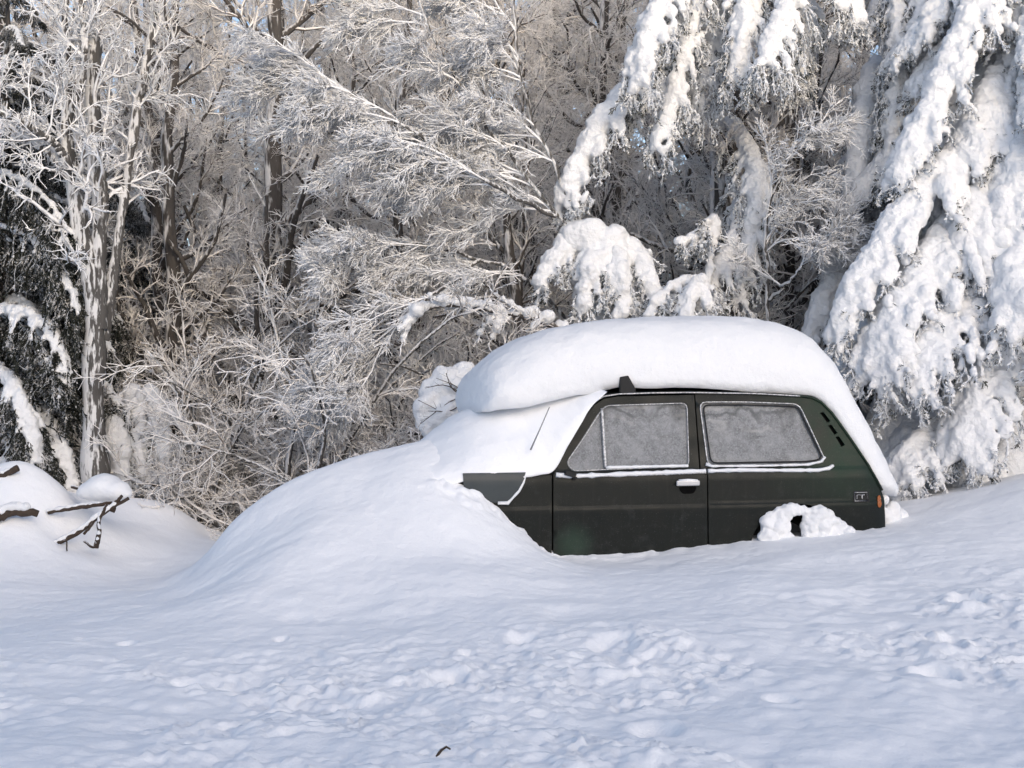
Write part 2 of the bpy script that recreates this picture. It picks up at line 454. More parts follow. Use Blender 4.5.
fx = m.noise(o_, 160, 2); colr = m.mix(m.ramp(fx, [(0.66, 0.0), (0.76, 0.5)]), colr, (0.16, 0.16, 0.155))
m.col(colr); m.L(m.ramp(dirt, [(0.3, 0.34), (0.7, 0.6)]), m.b.inputs['Roughness'])
m.b.inputs['Specular IOR Level'].default_value = 0.24
m.bump(m.noise(o_, 3.5, 2), 0.2, 0.02)
PAINT = m.m
m = NT('sky_reflect_hood_paint'); o_ = m.coord(); m.col(m.mix(m.noise(o_, 8, 4), (0.022, 0.03, 0.032), (0.045, 0.055, 0.058))); m.set(Roughness=0.5); HOODP = m.m  # sky reflected in the hood side, put into its colour as blue-grey
m = NT('black_rubber'); m.col((0.012, 0.012, 0.012)); m.set(Roughness=0.8); RUBBER = m.m
m = NT('dark_gap'); m.col((0.004, 0.004, 0.004)); m.set(Roughness=0.95); m.b.inputs['Specular IOR Level'].default_value = 0.05; DARK = m.m
m = NT('chrome'); o_ = m.coord(); m.col(m.mix(m.ramp(m.noise(o_, 60, 3), [(0.4, 0.0), (0.62, 1.0)]), (0.30, 0.30, 0.30), (0.66, 0.66, 0.66))); m.set(Roughness=0.45, Metallic=0.35); CHROME = m.m
m = NT('silver'); m.col((0.55, 0.55, 0.55)); m.set(Roughness=0.35, Metallic=0.3); SILVER = m.m
m = NT('reflection_amber'); m.col((0.30, 0.09, 0.02)); m.set(Roughness=0.25); AMBER = m.m
m = NT('rim_steel'); m.col((0.3, 0.3, 0.3)); m.set(Roughness=0.5, Metallic=0.5); STEEL = m.m

def m_glass(name, seed, clear_amt):
    m = NT(name); o_ = m.coord()
    mp = m.node('ShaderNodeMapping'); mp.inputs['Location'].default_value = (seed, seed * 2, seed * .7); m.L(o_, mp.inputs[0]); v = mp.outputs[0]
    w = m.node('ShaderNodeTexNoise', Scale=4.0, Detail=2.0); m.L(v, w.inputs['Vector'])
    # frost ferns: stretched, warped noise, fine crystals over it
    mix = m.n.new('ShaderNodeVectorMath'); mix.operation = 'MULTIPLY_ADD'; m.L(w.outputs['Color'], mix.inputs[0]); mix.inputs[1].default_value = (.5, .5, .5); m.L(v, mix.inputs[2])
    vo = m.node('ShaderNodeTexVoronoi', Scale=9.0); vo.feature = 'DISTANCE_TO_EDGE'; m.L(mix.outputs[0], vo.inputs['Vector'])
    fern = m.math('MULTIPLY', m.ramp(vo.outputs['Distance'], [(0.0, 0.4), (0.14, 0.0)]), m.ramp(m.noise(v, 3.5, 2), [(0.42, 0.0), (0.6, 1.0)]))
    grain = m.noise(v, 75, 3, 0.75)
    sx = m.n.new('ShaderNodeSeparateXYZ'); m.L(o_, sx.inputs[0])
    top = m.math('MULTIPLY_ADD', m.math('SUBTRACT', sx.outputs[2], 1.33), 3.5, m.math('MULTIPLY', m.math('SUBTRACT', m.noise(v, 5, 3), 0.5), 4.5))
    clear = m.ramp(top, [(0.05, 0.0), (0.75, clear_amt)])
    fr = m.ramp(grain, [(0.32, (0.12, 0.126, 0.132)), (0.72, (0.30, 0.308, 0.316))])
    fr = m.mix(m.ramp(m.noise(v, 9, 4), [(0.42, 0.0), (0.62, 0.6)]), fr, (0.30, 0.31, 0.316))
    fr = m.mix(fern, fr, (0.13, 0.13, 0.135))
    wv = m.node('ShaderNodeTexWave', Scale=2.2, Distortion=9.0, Detail=4.0); wv.inputs['Detail Scale'].default_value = 1.6; wv.bands_direction = 'Z'; m.L(v, wv.inputs['Vector'])
    upm = m.ramp(m.math('ADD', m.math('MULTIPLY', m.math('SUBTRACT', sx.outputs[2], 1.22), 4.0), m.math('MULTIPLY', m.math('SUBTRACT', m.noise(v, 4, 3), 0.5), 3.0)), [(0.0, 0.0), (0.5, 1.0)])
    fr = m.mix(m.math('MULTIPLY', m.ramp(wv.outputs['Fac'], [(0.0, 0.75), (0.25, 0.0)]), upm), fr, (0.085, 0.09, 0.092))
    fr = m.mix(m.math('MULTIPLY', m.ramp(wv.outputs['Fac'], [(0.78, 0.0), (1.0, 0.6)]), upm), fr, (0.36, 0.36, 0.35))
    sp = m.noise(v, 45, 2, 0.8); fr = m.mix(m.ramp(sp, [(0.6, 0.0), (0.72, 0.5)]), fr, (0.40, 0.40, 0.40))
    m.col(m.mix(clear, fr, (0.025, 0.026, 0.028)))
    m.L(m.ramp(clear, [(0.0, 0.55), (1.0, 0.25)]), m.b.inputs['Roughness'])
    m.b.inputs['Specular IOR Level'].default_value = 0.5
    m.b.inputs['Specular IOR Level'].default_value = 0.25
    m.bump(grain, 0.35, 0.01)
    return m.m
GLASS1 = m_glass('frosted_glass', 3.1, 0.45); GLASS2 = m_glass('grainy_frosted_glass', 9.7, 0.5); GLASS3 = m_glass('fern_frosted_glass', 5.2, .6)

# ------------------------------------------------------------------ car body
car = empty('parked_car', CO, TH)
tag(car, 'dark green three-door off-road car half buried in deep snow', 'car')

def inpoly(x, y, poly):
    poly = np.asarray(poly); r = np.zeros(len(x), bool); n = len(poly); j = n - 1
    for i in range(n):
        xi, yi = poly[i]; xj, yj = poly[j]
        c = ((yi > y) != (yj > y)) & (x < (xj - xi) * (y - yi) / (yj - yi + 1e-12) + xi)
        r ^= c; j = i
    return r

def trace(px_poly, out=0.0, step=5, closed=True):
    pts = np.asarray(px_poly, float)
    if closed: pts = np.concatenate([pts, pts[:1]])
    pts = resamp_keep(pts, step)
    if closed: pts = pts[:-1]
    return np.array([S(a, b, out) for a, b in pts])

def resamp_keep(pts, step):
    o = [pts[0]]
    for a, b in zip(pts[:-1], pts[1:]):
        k = max(1, int(np.linalg.norm(b - a) / step))
        for i in range(1, k + 1): o.append(a + (b - a) * i / k)
    return np.array(o)

def rounded(poly, r=5, n=4):
    poly = np.asarray(poly, float); o = []
    for i in range(len(poly)):
        a, b, c = poly[i - 1], poly[i], poly[(i + 1) % len(poly)]
        d1 = a - b; d2 = c - b; l1 = np.linalg.norm(d1); l2 = np.linalg.norm(d2)
        k = min(r, l1 * .45, l2 * .45); p = b + d1 / l1 * k; q = b + d2 / l2 * k
        for t in np.linspace(0, 1, n): o.append((1 - t) ** 2 * p + 2 * t * (1 - t) * b + t * t * q)
    return np.array(o)

def panel(mb, poly, holes=(), out=0.0, spacing=0.035, rim=0.03, mirror=False, wfun=None):
    L = [trace(poly)] + [trace(h) for h in holes]
    pts = []; edges = []
    for l in L:
        k0 = len(pts); pts += [(a[0], a[2]) for a in l]; n = len(l)
        edges += [(k0 + i, k0 + (i + 1) % n) for i in range(n)]
    op = np.array([(a[0], a[2]) for a in L[0]])
    hp = [np.array([(a[0], a[2]) for a in l]) for l in L[1:]]
    lo = op.min(0); hi = op.max(0)
    us = np.arange(lo[0], hi[0], spacing); zs = np.concatenate([np.arange(lo[1], hi[1], spacing), [0.655, 0.685, 0.70, 0.945, 0.965]])
    U, Z = np.meshgrid(us, zs); U = U.ravel(); Z = Z.ravel()
    k = inpoly(U, Z, op)
    for h in hp: k &= ~inpoly(U, Z, h)
    for l in L:
        for a in l: k &= (np.hypot(U - a[0], Z - a[2]) > 0.012)
    pts += list(zip(U[k], Z[k]))
    r = delaunay_2d_cdt([Vector(p) for p in pts], edges, [], 0, 1e-5)
    vo = np.array([tuple(v) for v in r[0]]); fo = np.array([f for f in r[2] if len(f) == 3])
    ce = vo[fo].mean(1); kk = inpoly(ce[:, 0], ce[:, 1], op)
    for h in hp: kk &= ~inpoly(ce[:, 0], ce[:, 1], h)
    fo = fo[kk]
    w = prof(vo[:, 0], vo[:, 1]) - out if wfun is None else wfun(vo[:, 0], vo[:, 1])
    V = np.stack([vo[:, 0], w, vo[:, 1]], 1)
    # orient towards -w (outwards)
    nn = np.cross(V[fo[:, 1]] - V[fo[:, 0]], V[fo[:, 2]] - V[fo[:, 0]]); fl = nn[:, 1] > 0; fo[fl] = fo[fl][:, ::-1]
    if mirror:
        V = V.copy(); V[:, 1] = CAR_W - V[:, 1]; fo = fo[:, ::-1]
    mb.add(V, fo)
    if rim:
        e = np.concatenate([fo[:, [0, 1]], fo[:, [1, 2]], fo[:, [2, 0]]])
        se = np.sort(e, 1); key = se[:, 0] * 10 ** 6 + se[:, 1]; un, ix, ct = np.unique(key, return_index=True, return_counts=True)
        be = e[ix[ct == 1]]
        Vi = V.copy(); Vi[:, 1] += -rim if mirror else rim
        n = len(V)
        VV = np.concatenate([V[be[:, 0]], V[be[:, 1]], Vi[be[:, 1]], Vi[be[:, 0]]]); m_ = len(be); a = np.arange(m_)
        mb.add(VV, np.stack([a + m_, a, a + 3 * m_, a + 2 * m_], 1))

RAIL = [(552, 472), (568, 442), (582, 417.5), (593, 403), (603, 396.5), (619, 394), (650, 393), (690, 392.5), (754, 393.5), (800, 396), (812, 397.5), (821, 402), (832, 413), (849, 436.6), (868, 464.6), (878, 482), (884, 498)]
WIN_F = rounded([(565.5, 463), (572.5, 472), (690, 467), (687.8, 402), (606, 404.8), (600, 410), (582, 438.5)], 6)
WIN_R = rounded([(699.5, 402), (746, 402), (799, 404), (826, 462), (810, 464.5), (708, 466)], 7)
DOOR = [(553.5, 474), (553.5, 600), (708, 600), (707, 475), (699.5, 472), (694, 395), (619, 396.5), (604, 399), (594, 405.5), (583, 419.5), (569, 444)]
arch = [(800 + 50 * math.cos(a), 552 - 48 * math.sin(a)) for a in np.linspace(0, PI, 22)]
QUART = [(709.3, 600), (750, 600)] + arch[::-1] + [(851, 575), (884, 575), (885.5, 530), (884.5, 501)] + RAIL[::-1][1:9] + [(695.2, 394.5), (701, 472), (708.3, 474.5)]
VENT = [[(820, 413), (823.5, 412), (830.5, 421), (827.5, 423)], [(828, 425.5), (831.5, 424.5), (837.5, 433), (834.5, 435)], [(835.5, 437), (839, 436.2), (845, 445), (841.5, 447)]]
WING = [(551.8, 475), (551.8, 600), (400, 600), (396, 520), (408, 490), (470, 477)]
SHELL = [(552, 475)] + RAIL[1:] + [(885, 530), (884, 575), (851, 575)] + arch + [(750, 600), (400, 600), (396, 520), (408, 490), (470, 477)]

def mk(name, mb, mat, parent=car, smooth=True, sharp=None):
    o = link(name, mb.mesh(name, mat, smooth), parent)
    return o

# body: roof, windscreen, tail, bonnet deck, far side and the dark inner shell
mb = MB()
def sweep(mb, pxs, crown, n=11):
    l = trace(pxs, 0.0, 6, closed=False); t = np.linspace(0, 1, n)
    V = []
    for a in l:
        w = a[1] + (CAR_W - 2 * a[1]) * t
        V.append(np.stack([np.full(n, a[0]), w, a[2] + crown * (1 - (2 * t - 1) ** 2)], 1))
    k = len(l); id_ = np.arange(k * n).reshape(k, n)
    mb.add(np.concatenate(V), np.stack([id_[:-1, :-1], id_[1:, :-1], id_[1:, 1:], id_[:-1, 1:]], -1).reshape(-1, 4))
sweep(mb, RAIL + [(885, 530), (884, 575)], 0.05)
panel(mb, QUART, [WIN_R] + VENT)
panel(mb, QUART, [WIN_R], mirror=True); panel(mb, DOOR, [WIN_F], mirror=True); panel(mb, WING, mirror=True)
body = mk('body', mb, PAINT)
mb = MB()
inset = lambda u, z: prof(u, z) + 0.028
panel(mb, SHELL, wfun=inset, rim=0, spacing=0.06)
box(mb, (S(800, 545)[0], 0.40, 0.35), (1.0, 0.02, 0.9)); box(mb, (S(800, 545)[0], 0.22, 0.72), (1.0, 0.34, 0.02))
mk('inner_shell', mb, DARK)
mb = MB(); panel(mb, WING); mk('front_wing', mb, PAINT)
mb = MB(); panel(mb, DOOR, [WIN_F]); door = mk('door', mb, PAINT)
# bonnet: deck plus the side skirt that laps over the wing
mb = MB(); sweep(mb, [(550, 474), (520, 474), (470, 476.5), (410, 486), (397, 515), (400, 600)], 0.04)
mk('bonnet', mb, HOODP)
mb = MB()
SK = [(462, 473), (524.5, 472), (522.5, 483), (518, 491), (507, 503), (485, 502), (464, 497)]
panel(mb, SK, wfun=lambda u, z: prof(u, z) - 0.012 - 0.10 * (z - 0.72), rim=0.012, spacing=0.03)
mk('bonnet_skirt', mb, HOODP)
def tube_px(name, pxs, r, mat, out, parent=car, sides=6, closed=False, step=4, cap=True, jit=0):
    l = trace(pxs, out, step, closed)
    if closed: l = np.concatenate([l, l[:2]])
    mb = MB(); rr = np.full(len(l), r)
    if jit: rr = rr * (1 + jit * fbm(l * 25, 2, 3))
    tubes(mb, l, rr, sides, cap=cap and not closed)
    return mk(name, mb, mat, parent)
mb = MB()
for p_, q_ in [((524.5, 474), (523, 483)), ((523, 483), (518, 491)), ((518, 491), (507, 503)), ((507, 503), (498, 502))]:
    pass
tube_px('edge_snow', [(524.5, 473), (523.5, 482), (519, 491), (508, 503), (498, 503)], 0.013, SNOW, 0.02, jit=.4)
# drip rail, window frames, glass
tube_px('drip_rail', [(551, 474)] + RAIL[1:12] + [(832, 413), (849, 436.6), (868, 464.6), (882, 490)], 0.011, PAINT, 0.004)
tube_px('rail_trim', RAIL[1:10], 0.0055, CHROME, 0.016)
tube_px('window_seal', rounded([(566.5, 462.5), (573, 471), (689, 466.2), (687, 403), (607, 405.6), (601, 410.6), (583, 438.8)], 6), 0.0042, CHROME, 0.003, door, closed=True)
mb = MB(); panel(mb, [(564, 464), (573, 473.5), (606, 470), (602, 406), (582, 436)], out=-0.014, rim=0, spacing=.05); mk('quarter_light', mb, GLASS3, door)
mb = MB(); panel(mb, [(602, 405), (606, 471), (691.5, 468), (689, 400.5)], out=-0.014, rim=0, spacing=.05); mk('door_window', mb, GLASS1, door)
tube_px('window_bar', [(601.8, 408.5), (605.5, 467.5)], 0.012, CHROME, 0.006, door)
tube_px('sill_snow', [(606, 467.5), (640, 466.8), (688, 465.8)], 0.012, SNOW, 0.006, door, jit=.3)
mb = MB(); panel(mb, [(697, 400), (801, 402), (828, 464), (812, 467), (705, 468)], out=-0.014, rim=0, spacing=.05); mk('rear_side_window', mb, GLASS2)
rs = tube_px('window_seal', WIN_R, 0.0055, CHROME, 0.006, closed=True)
tube_px('window_seal', rounded([(703, 405), (746, 404.8), (797.5, 406.5), (822.5, 459), (808, 461.5), (711, 463)], 6), 0.006, RUBBER, 0.002, closed=True)
# belt moulding with its line of snow
tube_px('belt_moulding', [(558, 477), (640, 475.2), (706, 472.6)], 0.006, CHROME, 0.006, door)
tube_px('snow_line', [(556, 474.8), (575, 476), (600, 475), (640, 473.4), (675, 472.2), (705.5, 470.8)], 0.017, SNOW, 0.008, door, jit=.35)
tube_px('snow_line', [(708, 471), (740, 470), (780, 470.3), (818, 470.2), (829, 468.2), (833, 465.6)], 0.015, SNOW, 0.008, jit=.35)
tube_px('window_snow', [(706, 464), (712, 466.2), (760, 465.8), (808, 464.6), (821, 461.5), (825, 457)], 0.009, SNOW, 0.012, jit=.5)
# handle
h0 = S(687, 483.5); mb = MB()
hl = trace([(674.5, 484), (700, 483)], 0.028, 3, False); 
box(mb, h0 + np.array([0, -0.022, 0.004]), (0.185, 0.022, 0.040)); handle = mk('handle', mb, SILVER, door, smooth=False)
bv = handle.modifiers.new('b', 'BEVEL'); bv.width = 0.009; bv.segments = 3
mb = MB(); tubes(mb, np.array([h0 + np.array([-.075, -.026, .024]), h0 + np.array([0, -.026, .026]), h0 + np.array([.075, -.026, .024])]), np.array([.009, .011, .008]), 7, True); mk('handle_snow', mb, SNOW, door)
mb = MB(); panel(mb, rounded([(678, 487), (697, 486.5), (694, 493.5), (682, 494)], 3), out=0.003, rim=0); mk('handle_recess', mb, DARK, door)
# mirror stump, roof clamp, vents, badge, orange reflection on the tail, aerial
mb = MB(); box(mb, S(569, 474.5) + np.array([0, -.03, .004]), (.085, .05, .035), np.array([[.95, 0, .3], [0, 1, 0], [-.3, 0, .95]])); box(mb, S(574, 478) + np.array([0, -.015, 0]), (.035, .03, .02)); o = mk('mirror_stump', mb, RUBBER, smooth=False)
bv = o.modifiers.new('b', 'BEVEL'); bv.width = 0.006; bv.segments = 2
mb = MB()
cl = [S(a, b, 0.012) for a, b in [(620.5, 395), (635.5, 395), (636, 389), (628.5, 375.5), (620.5, 377)]]
cl = np.array(cl); cl2 = cl + np.array([0, .045, .0]); mb.add(np.concatenate([cl, cl2]), [[4, 3, 2, 1, 0]], [[5, 6, 7, 8, 9]], [[i, (i + 1) % 5, (i + 1) % 5 + 5, i + 5] for i in range(5)])
o = mk('roof_clamp', mb, RUBBER, smooth=False); bv = o.modifiers.new('b', 'BEVEL'); bv.width = 0.006; bv.segments = 2
mb = MB()
b0 = [(854.5, 492.5), (867, 492.3), (867.5, 500.5), (855, 501)]
l = trace(b0, .006, 20); l = np.concatenate([l, l[:2]]); tubes(mb, l, np.full(len(l), .0035), 5)
for st_ in ([(857, 499), (857, 495), (859.5, 494.7)], [(860, 495), (864.5, 494.8)], [(862, 495), (862.2, 499)]):
    l = np.array([S(a, b, .006) for a, b in st_]); tubes(mb, l, np.full(len(l), .004), 5, True)
badge = mk('badge', mb, CHROME)
mb = MB(); panel(mb, [(853, 491), (869, 490.8), (869.5, 502), (853.5, 502.5)], out=0.0025, rim=0); mk('backing_plate', mb, RUBBER, badge)
mb = MB(); panel(mb, rounded([(877, 496), (879.8, 495), (881.5, 505), (879, 508), (877.5, 506)], 2), out=0.008, rim=0.02, spacing=.012); mk('tail_reflection', mb, AMBER)  # orange light reflected on the tail edge, drawn as an amber-coloured piece
# a wheel in the rear arch
wc = S(800, 548); wroot = (wc[0], 0.0, wc[2] - 0.02)
mb = MB(); pr = [(0.20, 0.07), (0.24, 0.045), (0.30, 0.04), (0.335, 0.06), (0.345, 0.10), (0.345, 0.20), (0.30, 0.235), (0.20, 0.22)]
aa = np.linspace(0, 2 * PI, 41)[:-1]
def lathe(mb, pr, c):
    V = np.array([[c[0] + r * math.cos(a), c[1] + y, c[2] + r * math.sin(a)] for r, y in pr for a in aa]); n = len(aa); id_ = np.arange(len(V)).reshape(len(pr), n)
    mb.add(V, np.stack([id_[:-1], np.roll(id_, -1, 1)[:-1], np.roll(id_, -1, 1)[1:], id_[1:]], -1).reshape(-1, 4))
lathe(mb, pr, (wroot[0], 0.24, wroot[2])); wheel = mk('wheel', mb, RUBBER)
mb = MB(); lathe(mb, [(0.20, 0.07), (0.17, 0.10), (0.12, 0.085), (0.06, 0.06), (0.001, 0.06)], (wroot[0], 0.24, wroot[2])); mk('rim', mb, STEEL, wheel)
# bumper at the tail, mostly behind the snow
mb = MB(); e0 = S(884, 536); box(mb, (e0[0] + 0.06, CAR_W / 2, e0[2] - 0.12), (0.10, CAR_W - .2, 0.12)); o = mk('rear_bumper', mb, STEEL, smooth=False); bv = o.modifiers.new('b', 'BEVEL'); bv.width = .02; bv.segments = 3
# aerial lying on the windscreen pillar
def car_local(px, py, w): u, z = ray_plane(px, py, w); return np.array([u, w, z])
mb = MB(); tubes(mb, np.array([car_local(530.5, 450, -.0), car_local(540, 429, -.01), car_local(549.5, 407, -.02)]), np.array([.007, .005, .004]), 6, True); mk('aerial', mb, STEEL)

# ------------------------------------------------------------------ snow lying on the car
def loft(name, near, mid, e=2.4, wn=None, wm=0.72, ns=110, nr=48, far_drop=0.0, amp=.012, thick=None, seed=0, w_in=0.0, bottom=True, ends=(1, 1), tk=0.0):
    near = np.asarray(near, float); mid = np.asarray(mid, float)
    B = catmull(near, ns); M_ = catmull(mid, ns)
    ph = np.linspace(0, PI, nr)
    c = -np.cos(ph); sn = np.sin(ph)
    cw = np.sign(c) * np.abs(c) ** (2 / e); hh = sn ** (2 / e)
    tuck = (1 - hh) ** 3
    V = np.empty((ns, nr, 3))
    for i in range(ns):
        b = S(*B[i]); mu, mz = ray_plane(M_[i, 0], M_[i, 1], wm)
        t = i / (ns - 1); k = 1.0
        if ends[0]: k *= math.sqrt(max(0, 1 - (1 - min(1, t / .09)) ** 2))
        if ends[1]: k *= math.sqrt(max(0, 1 - (1 - min(1, (1 - t) / .09)) ** 2))
        k = max(k, .03)
        w0 = b[1] + w_in if wn is None else wn(t, b); half = (CAR_W / 2 - w0)
        half_k = half * (0.55 + 0.45 * k)
        V[i, :, 0] = b[0] + (mu - b[0]) * hh
        V[i, :, 1] = CAR_W / 2 + half_k * cw * (1 - tk * (.02 + .11 * (1 - sstep(.22, .36, t))) * tuck)
        V[i, :, 2] = b[2] + (mz - b[2]) * hh - far_drop * sstep(0, 1, cw)
        if k < 1 and not (t < .5 and ends[0] == 2):
            V[i, :, 2] = b[2] + (V[i, :, 2] - b[2]) * (0.02 + .98 * k)
    N = np.cross(np.gradient(V, axis=0), np.gradient(V, axis=1)); N = nrm(N)
    if N[ns // 2, nr // 2, 2] < 0: N = -N
    W = np.stack([V[..., 0], V[..., 1] , V[..., 2]], -1)
    V = V + N * (amp * fbm(W * 2.2, 3, seed) + .007 * fbm(W * 9, 3, seed + 5) )[..., None]
    id_ = np.arange(ns * nr).reshape(ns, nr)
    mb = MB(); fs = [np.stack([id_[:-1, :-1], id_[:-1, 1:], id_[1:, 1:], id_[1:, :-1]], -1).reshape(-1, 4)]
    if bottom:
        fs.append(np.stack([id_[:-1, 0], id_[1:, 0], id_[1:, -1], id_[:-1, -1]], -1))
    fs += [id_[0][None], id_[-1][::-1][None]]
    mb.add(V.reshape(-1, 3), *fs)
    me = mb.mesh(name, SNOW)
    sm = np.ones(len(me.polygons), bool); sm[(ns - 1) * (nr - 1):] = False; me.polygons.foreach_set('use_smooth', sm)
    o = link(name, me); o.location = CO; o.rotation_euler = (0, 0, TH)
    return o

roof_near = [(492, 414), (503, 411), (525, 408), (552, 402), (575, 395.5), (592, 394), (606, 391), (622, 387), (650, 388.5), (680, 387.5), (715, 389), (745, 391.5), (775, 393), (800, 394.5), (816, 397), (830, 409), (844, 428), (858, 449), (870, 467), (879, 483), (882, 491), (884, 499)]
roof_mid = [(470, 384), (473, 377), (483, 365), (500, 351.5), (526, 337), (556, 327.5), (580, 322.5), (610, 318.5), (645, 316), (680, 315.2), (715, 315.5), (745, 317), (770, 321), (792, 329), (811, 346), (829, 373), (840, 401), (851, 427), (862, 450), (872, 472), (879, 488), (884, 499)]
rs_ = loft('roof_snow', roof_near, roof_mid, e=2.7, w_in=0.0, seed=4, amp=.018, ends=(1, 1), tk=1.0)
tag(rs_, 'thick smooth slab of snow on the car roof, running down its tail', 'snow')
bon_near = [(606, 392), (591, 406), (579, 425), (566, 447), (553, 470), (540, 474.5), (524, 477), (505, 475), (488, 479), (468, 480), (448, 487), (432, 499), (418, 514), (402, 532)]
bon_mid = [(580, 386), (565, 387), (545, 390), (523, 394), (502, 398), (484, 403), (470, 408), (455, 416), (439, 428), (417, 446), (400, 452), (380, 462), (358, 476), (335, 495)]
bs_ = loft('bonnet_snow', bon_near, bon_mid, e=1.75, w_in=-0.03, seed=14, amp=.010, wm=.75, ends=(0, 1))
bs_.data.materials[0] = SNOW_G
tag(bs_, 'smooth blanket of snow over the car bonnet and windscreen', 'snow')

def car_world(px, py, w): u, z = ray_plane(px, py, w); return c2w(np.array([u, w, z]))
# snow packed into the rear wheel arch, with a dark gap left open
cs = []; rr = []
q_ = np.random.default_rng(3)
for px, py, r in [(764, 534, .06), (766, 523, .055), (771, 516, .05), (778, 513, .05), (786, 511, .045), (782, 520, .05), (777, 528, .06), (770, 540, .07), (783, 538, .06), (784, 529, .045),
                  (797, 510, .045), (804, 510, .05), (790, 510, .045), (786, 517, .045), (807, 518, .04), (806, 527, .04), (787, 527, .04), (806, 536, .045), (788, 536, .045), (812, 511, .048), (820, 513, .055), (828, 516, .06), (814, 519, .055), (811, 527, .05), (812, 536, .06), (824, 526, .07), (835, 522, .05), (840, 528, .055), (848, 534, .055), (833, 536, .07), (822, 540, .07), (856, 538, .04), (846, 542, .07)]:
    cs.append(car_world(px, py, 0.0 + q_.uniform(-.015, .02))); rr.append(r)
me = blob_mesh('wheel_arch_snow', cs, rr, 0.010, SNOW, 9, .022, 8, seed=3, fine=(.005, 45))
tag(link('wheel_arch_snow', me), 'lumpy clump of snow packed in the car rear wheel arch', 'snow')
# snow banked behind the tail
cs = []; rr = []
for px, py, r, w in [(884, 515, .07, .25), (890, 517, .09, .35), (898, 522, .08, .4), (905, 524, .09, .5), (899, 517, .08, .4), (893, 509, .07, .3), (888, 528, .10, .3), (884, 500, .05, .2), (912, 530, .06, .5), (900, 535, .1, .4)]:
    cs.append(car_world(px, py, w)); rr.append(r)
me = blob_mesh('tail_snow', cs, rr, 0.015, SNOW, 8, .006, 8, seed=5)
tag(link('tail_snow', me), 'small wedge of snow banked against the car tail', 'snow')

# ------------------------------------------------------------------ vegetation builders
def spawn(Pp, Rp, n_per, t0, t1, lmin, lmax, ang, K, rg, up=0.0, jit=0.25, rs=0.6, rmin=0.004, bias=None, flat=0.0, tip=0.35, taper_len=True):
    n, Kp, _ = Pp.shape
    pi = np.repeat(np.arange(n), n_per); N = len(pi)
    t = rg.uniform(t0, t1, N); f = t * (Kp - 1); i = np.minimum(f.astype(int), Kp - 2); fr = (f - i)[:, None]
    p0 = Pp[pi, i] * (1 - fr) + Pp[pi, i + 1] * fr
    r0 = Rp[pi, i] * (1 - fr[:, 0]) + Rp[pi, i + 1] * fr[:, 0]
    tg = nrm(Pp[pi, i + 1] - Pp[pi, i])
    rnd = rg.normal(size=(N, 3))
    if flat: rnd[:, 2] *= (1 - flat)
    pe = nrm(rnd - tg * (rnd * tg).sum(1, keepdims=True))
    a = ang * rg.uniform(0.65, 1.3, N)[:, None]
    d = tg * np.cos(a) + pe * np.sin(a)
    if bias is not None: d = d + np.asarray(bias)
    d = nrm(d + np.array([0, 0, up * 0.5]))
    ln = rg.uniform(lmin, lmax, N) * ((1.15 - 0.6 * t) if taper_len else 1)
    Q = np.empty((N, K, 3)); Q[:, 0] = p0; st = ln / (K - 1)
    for k in range(1, K):
        Q[:, k] = Q[:, k - 1] + d * st[:, None]
        d = nrm(d + rg.normal(size=(N, 3)) * jit + np.array([0, 0, up]))
    rb = np.maximum(np.minimum(r0 * rs, ln * 0.03 + rmin), rmin)
    Rr = rb[:, None] * (1 - (1 - tip) * np.linspace(0, 1, K)[None]); Rr = np.maximum(Rr, rmin * 0.6)
    return Q, Rr

def poly_trunk(pts, r0, r1, K, rg, wob=0.0):
    p = catmull(np.asarray(pts, float), K)
    if wob: p[1:-1] += rg.normal(size=(K - 2, 3)) * wob
    return p[None], np.linspace(r0, r1, K)[None] ** 1.0

def bark_rough(mb, seed):
    V = np.concatenate(mb.v)
    return V

def deciduous(seed, h, r, limbs, br, tw, tl, low=0.12, lean=0.3, droop=0.0, twig_r=0.0048, spread=1.0):
    rg = np.random.default_rng(seed)
    K = 16; zz = np.linspace(-0.4, h, K)
    tr = np.stack([np.cumsum(rg.normal(0, 0.055, K)) + lean * zz / h, np.cumsum(rg.normal(0, 0.055, K)), zz], 1)
    tr[0:2, :2] *= .3
    T = tr[None]; TR = (r * (1 - 0.8 * np.linspace(0, 1, K)))[None]; TR[0, 0] *= 1.35
    L1, R1 = spawn(T, TR, limbs, low, 1.0, 1.4 * spread, 2.9 * spread, 0.95, 9, rg, up=0.06, jit=0.16, rs=0.5, rmin=0.016)
    L2, R2 = spawn(L1, R1, br, 0.15, 1.0, 0.5, 1.2, 0.8, 7, rg, up=-droop * .5, jit=0.2, rs=0.6, rmin=0.0075)
    L3, R3 = spawn(L2, R2, tw, 0.1, 1.0, 0.2, 0.5, 0.8, 5, rg, up=-droop, jit=0.24, rs=0.7, rmin=twig_r)
    L4, R4 = spawn(L3, R3, tl, 0.1, 1.0, 0.06, 0.2, 0.75, 3, rg, up=0.0, jit=0.25, rs=0.8, rmin=twig_r * .8)
    a = MB(); tubes(a, T, TR, 12); tubes(a, L1, R1, 6)
    b = MB(); tubes(b, L2, R2, 4); tubes(b, L3, R3, 3); tubes(b, L4, R4, 3)
    return a, b

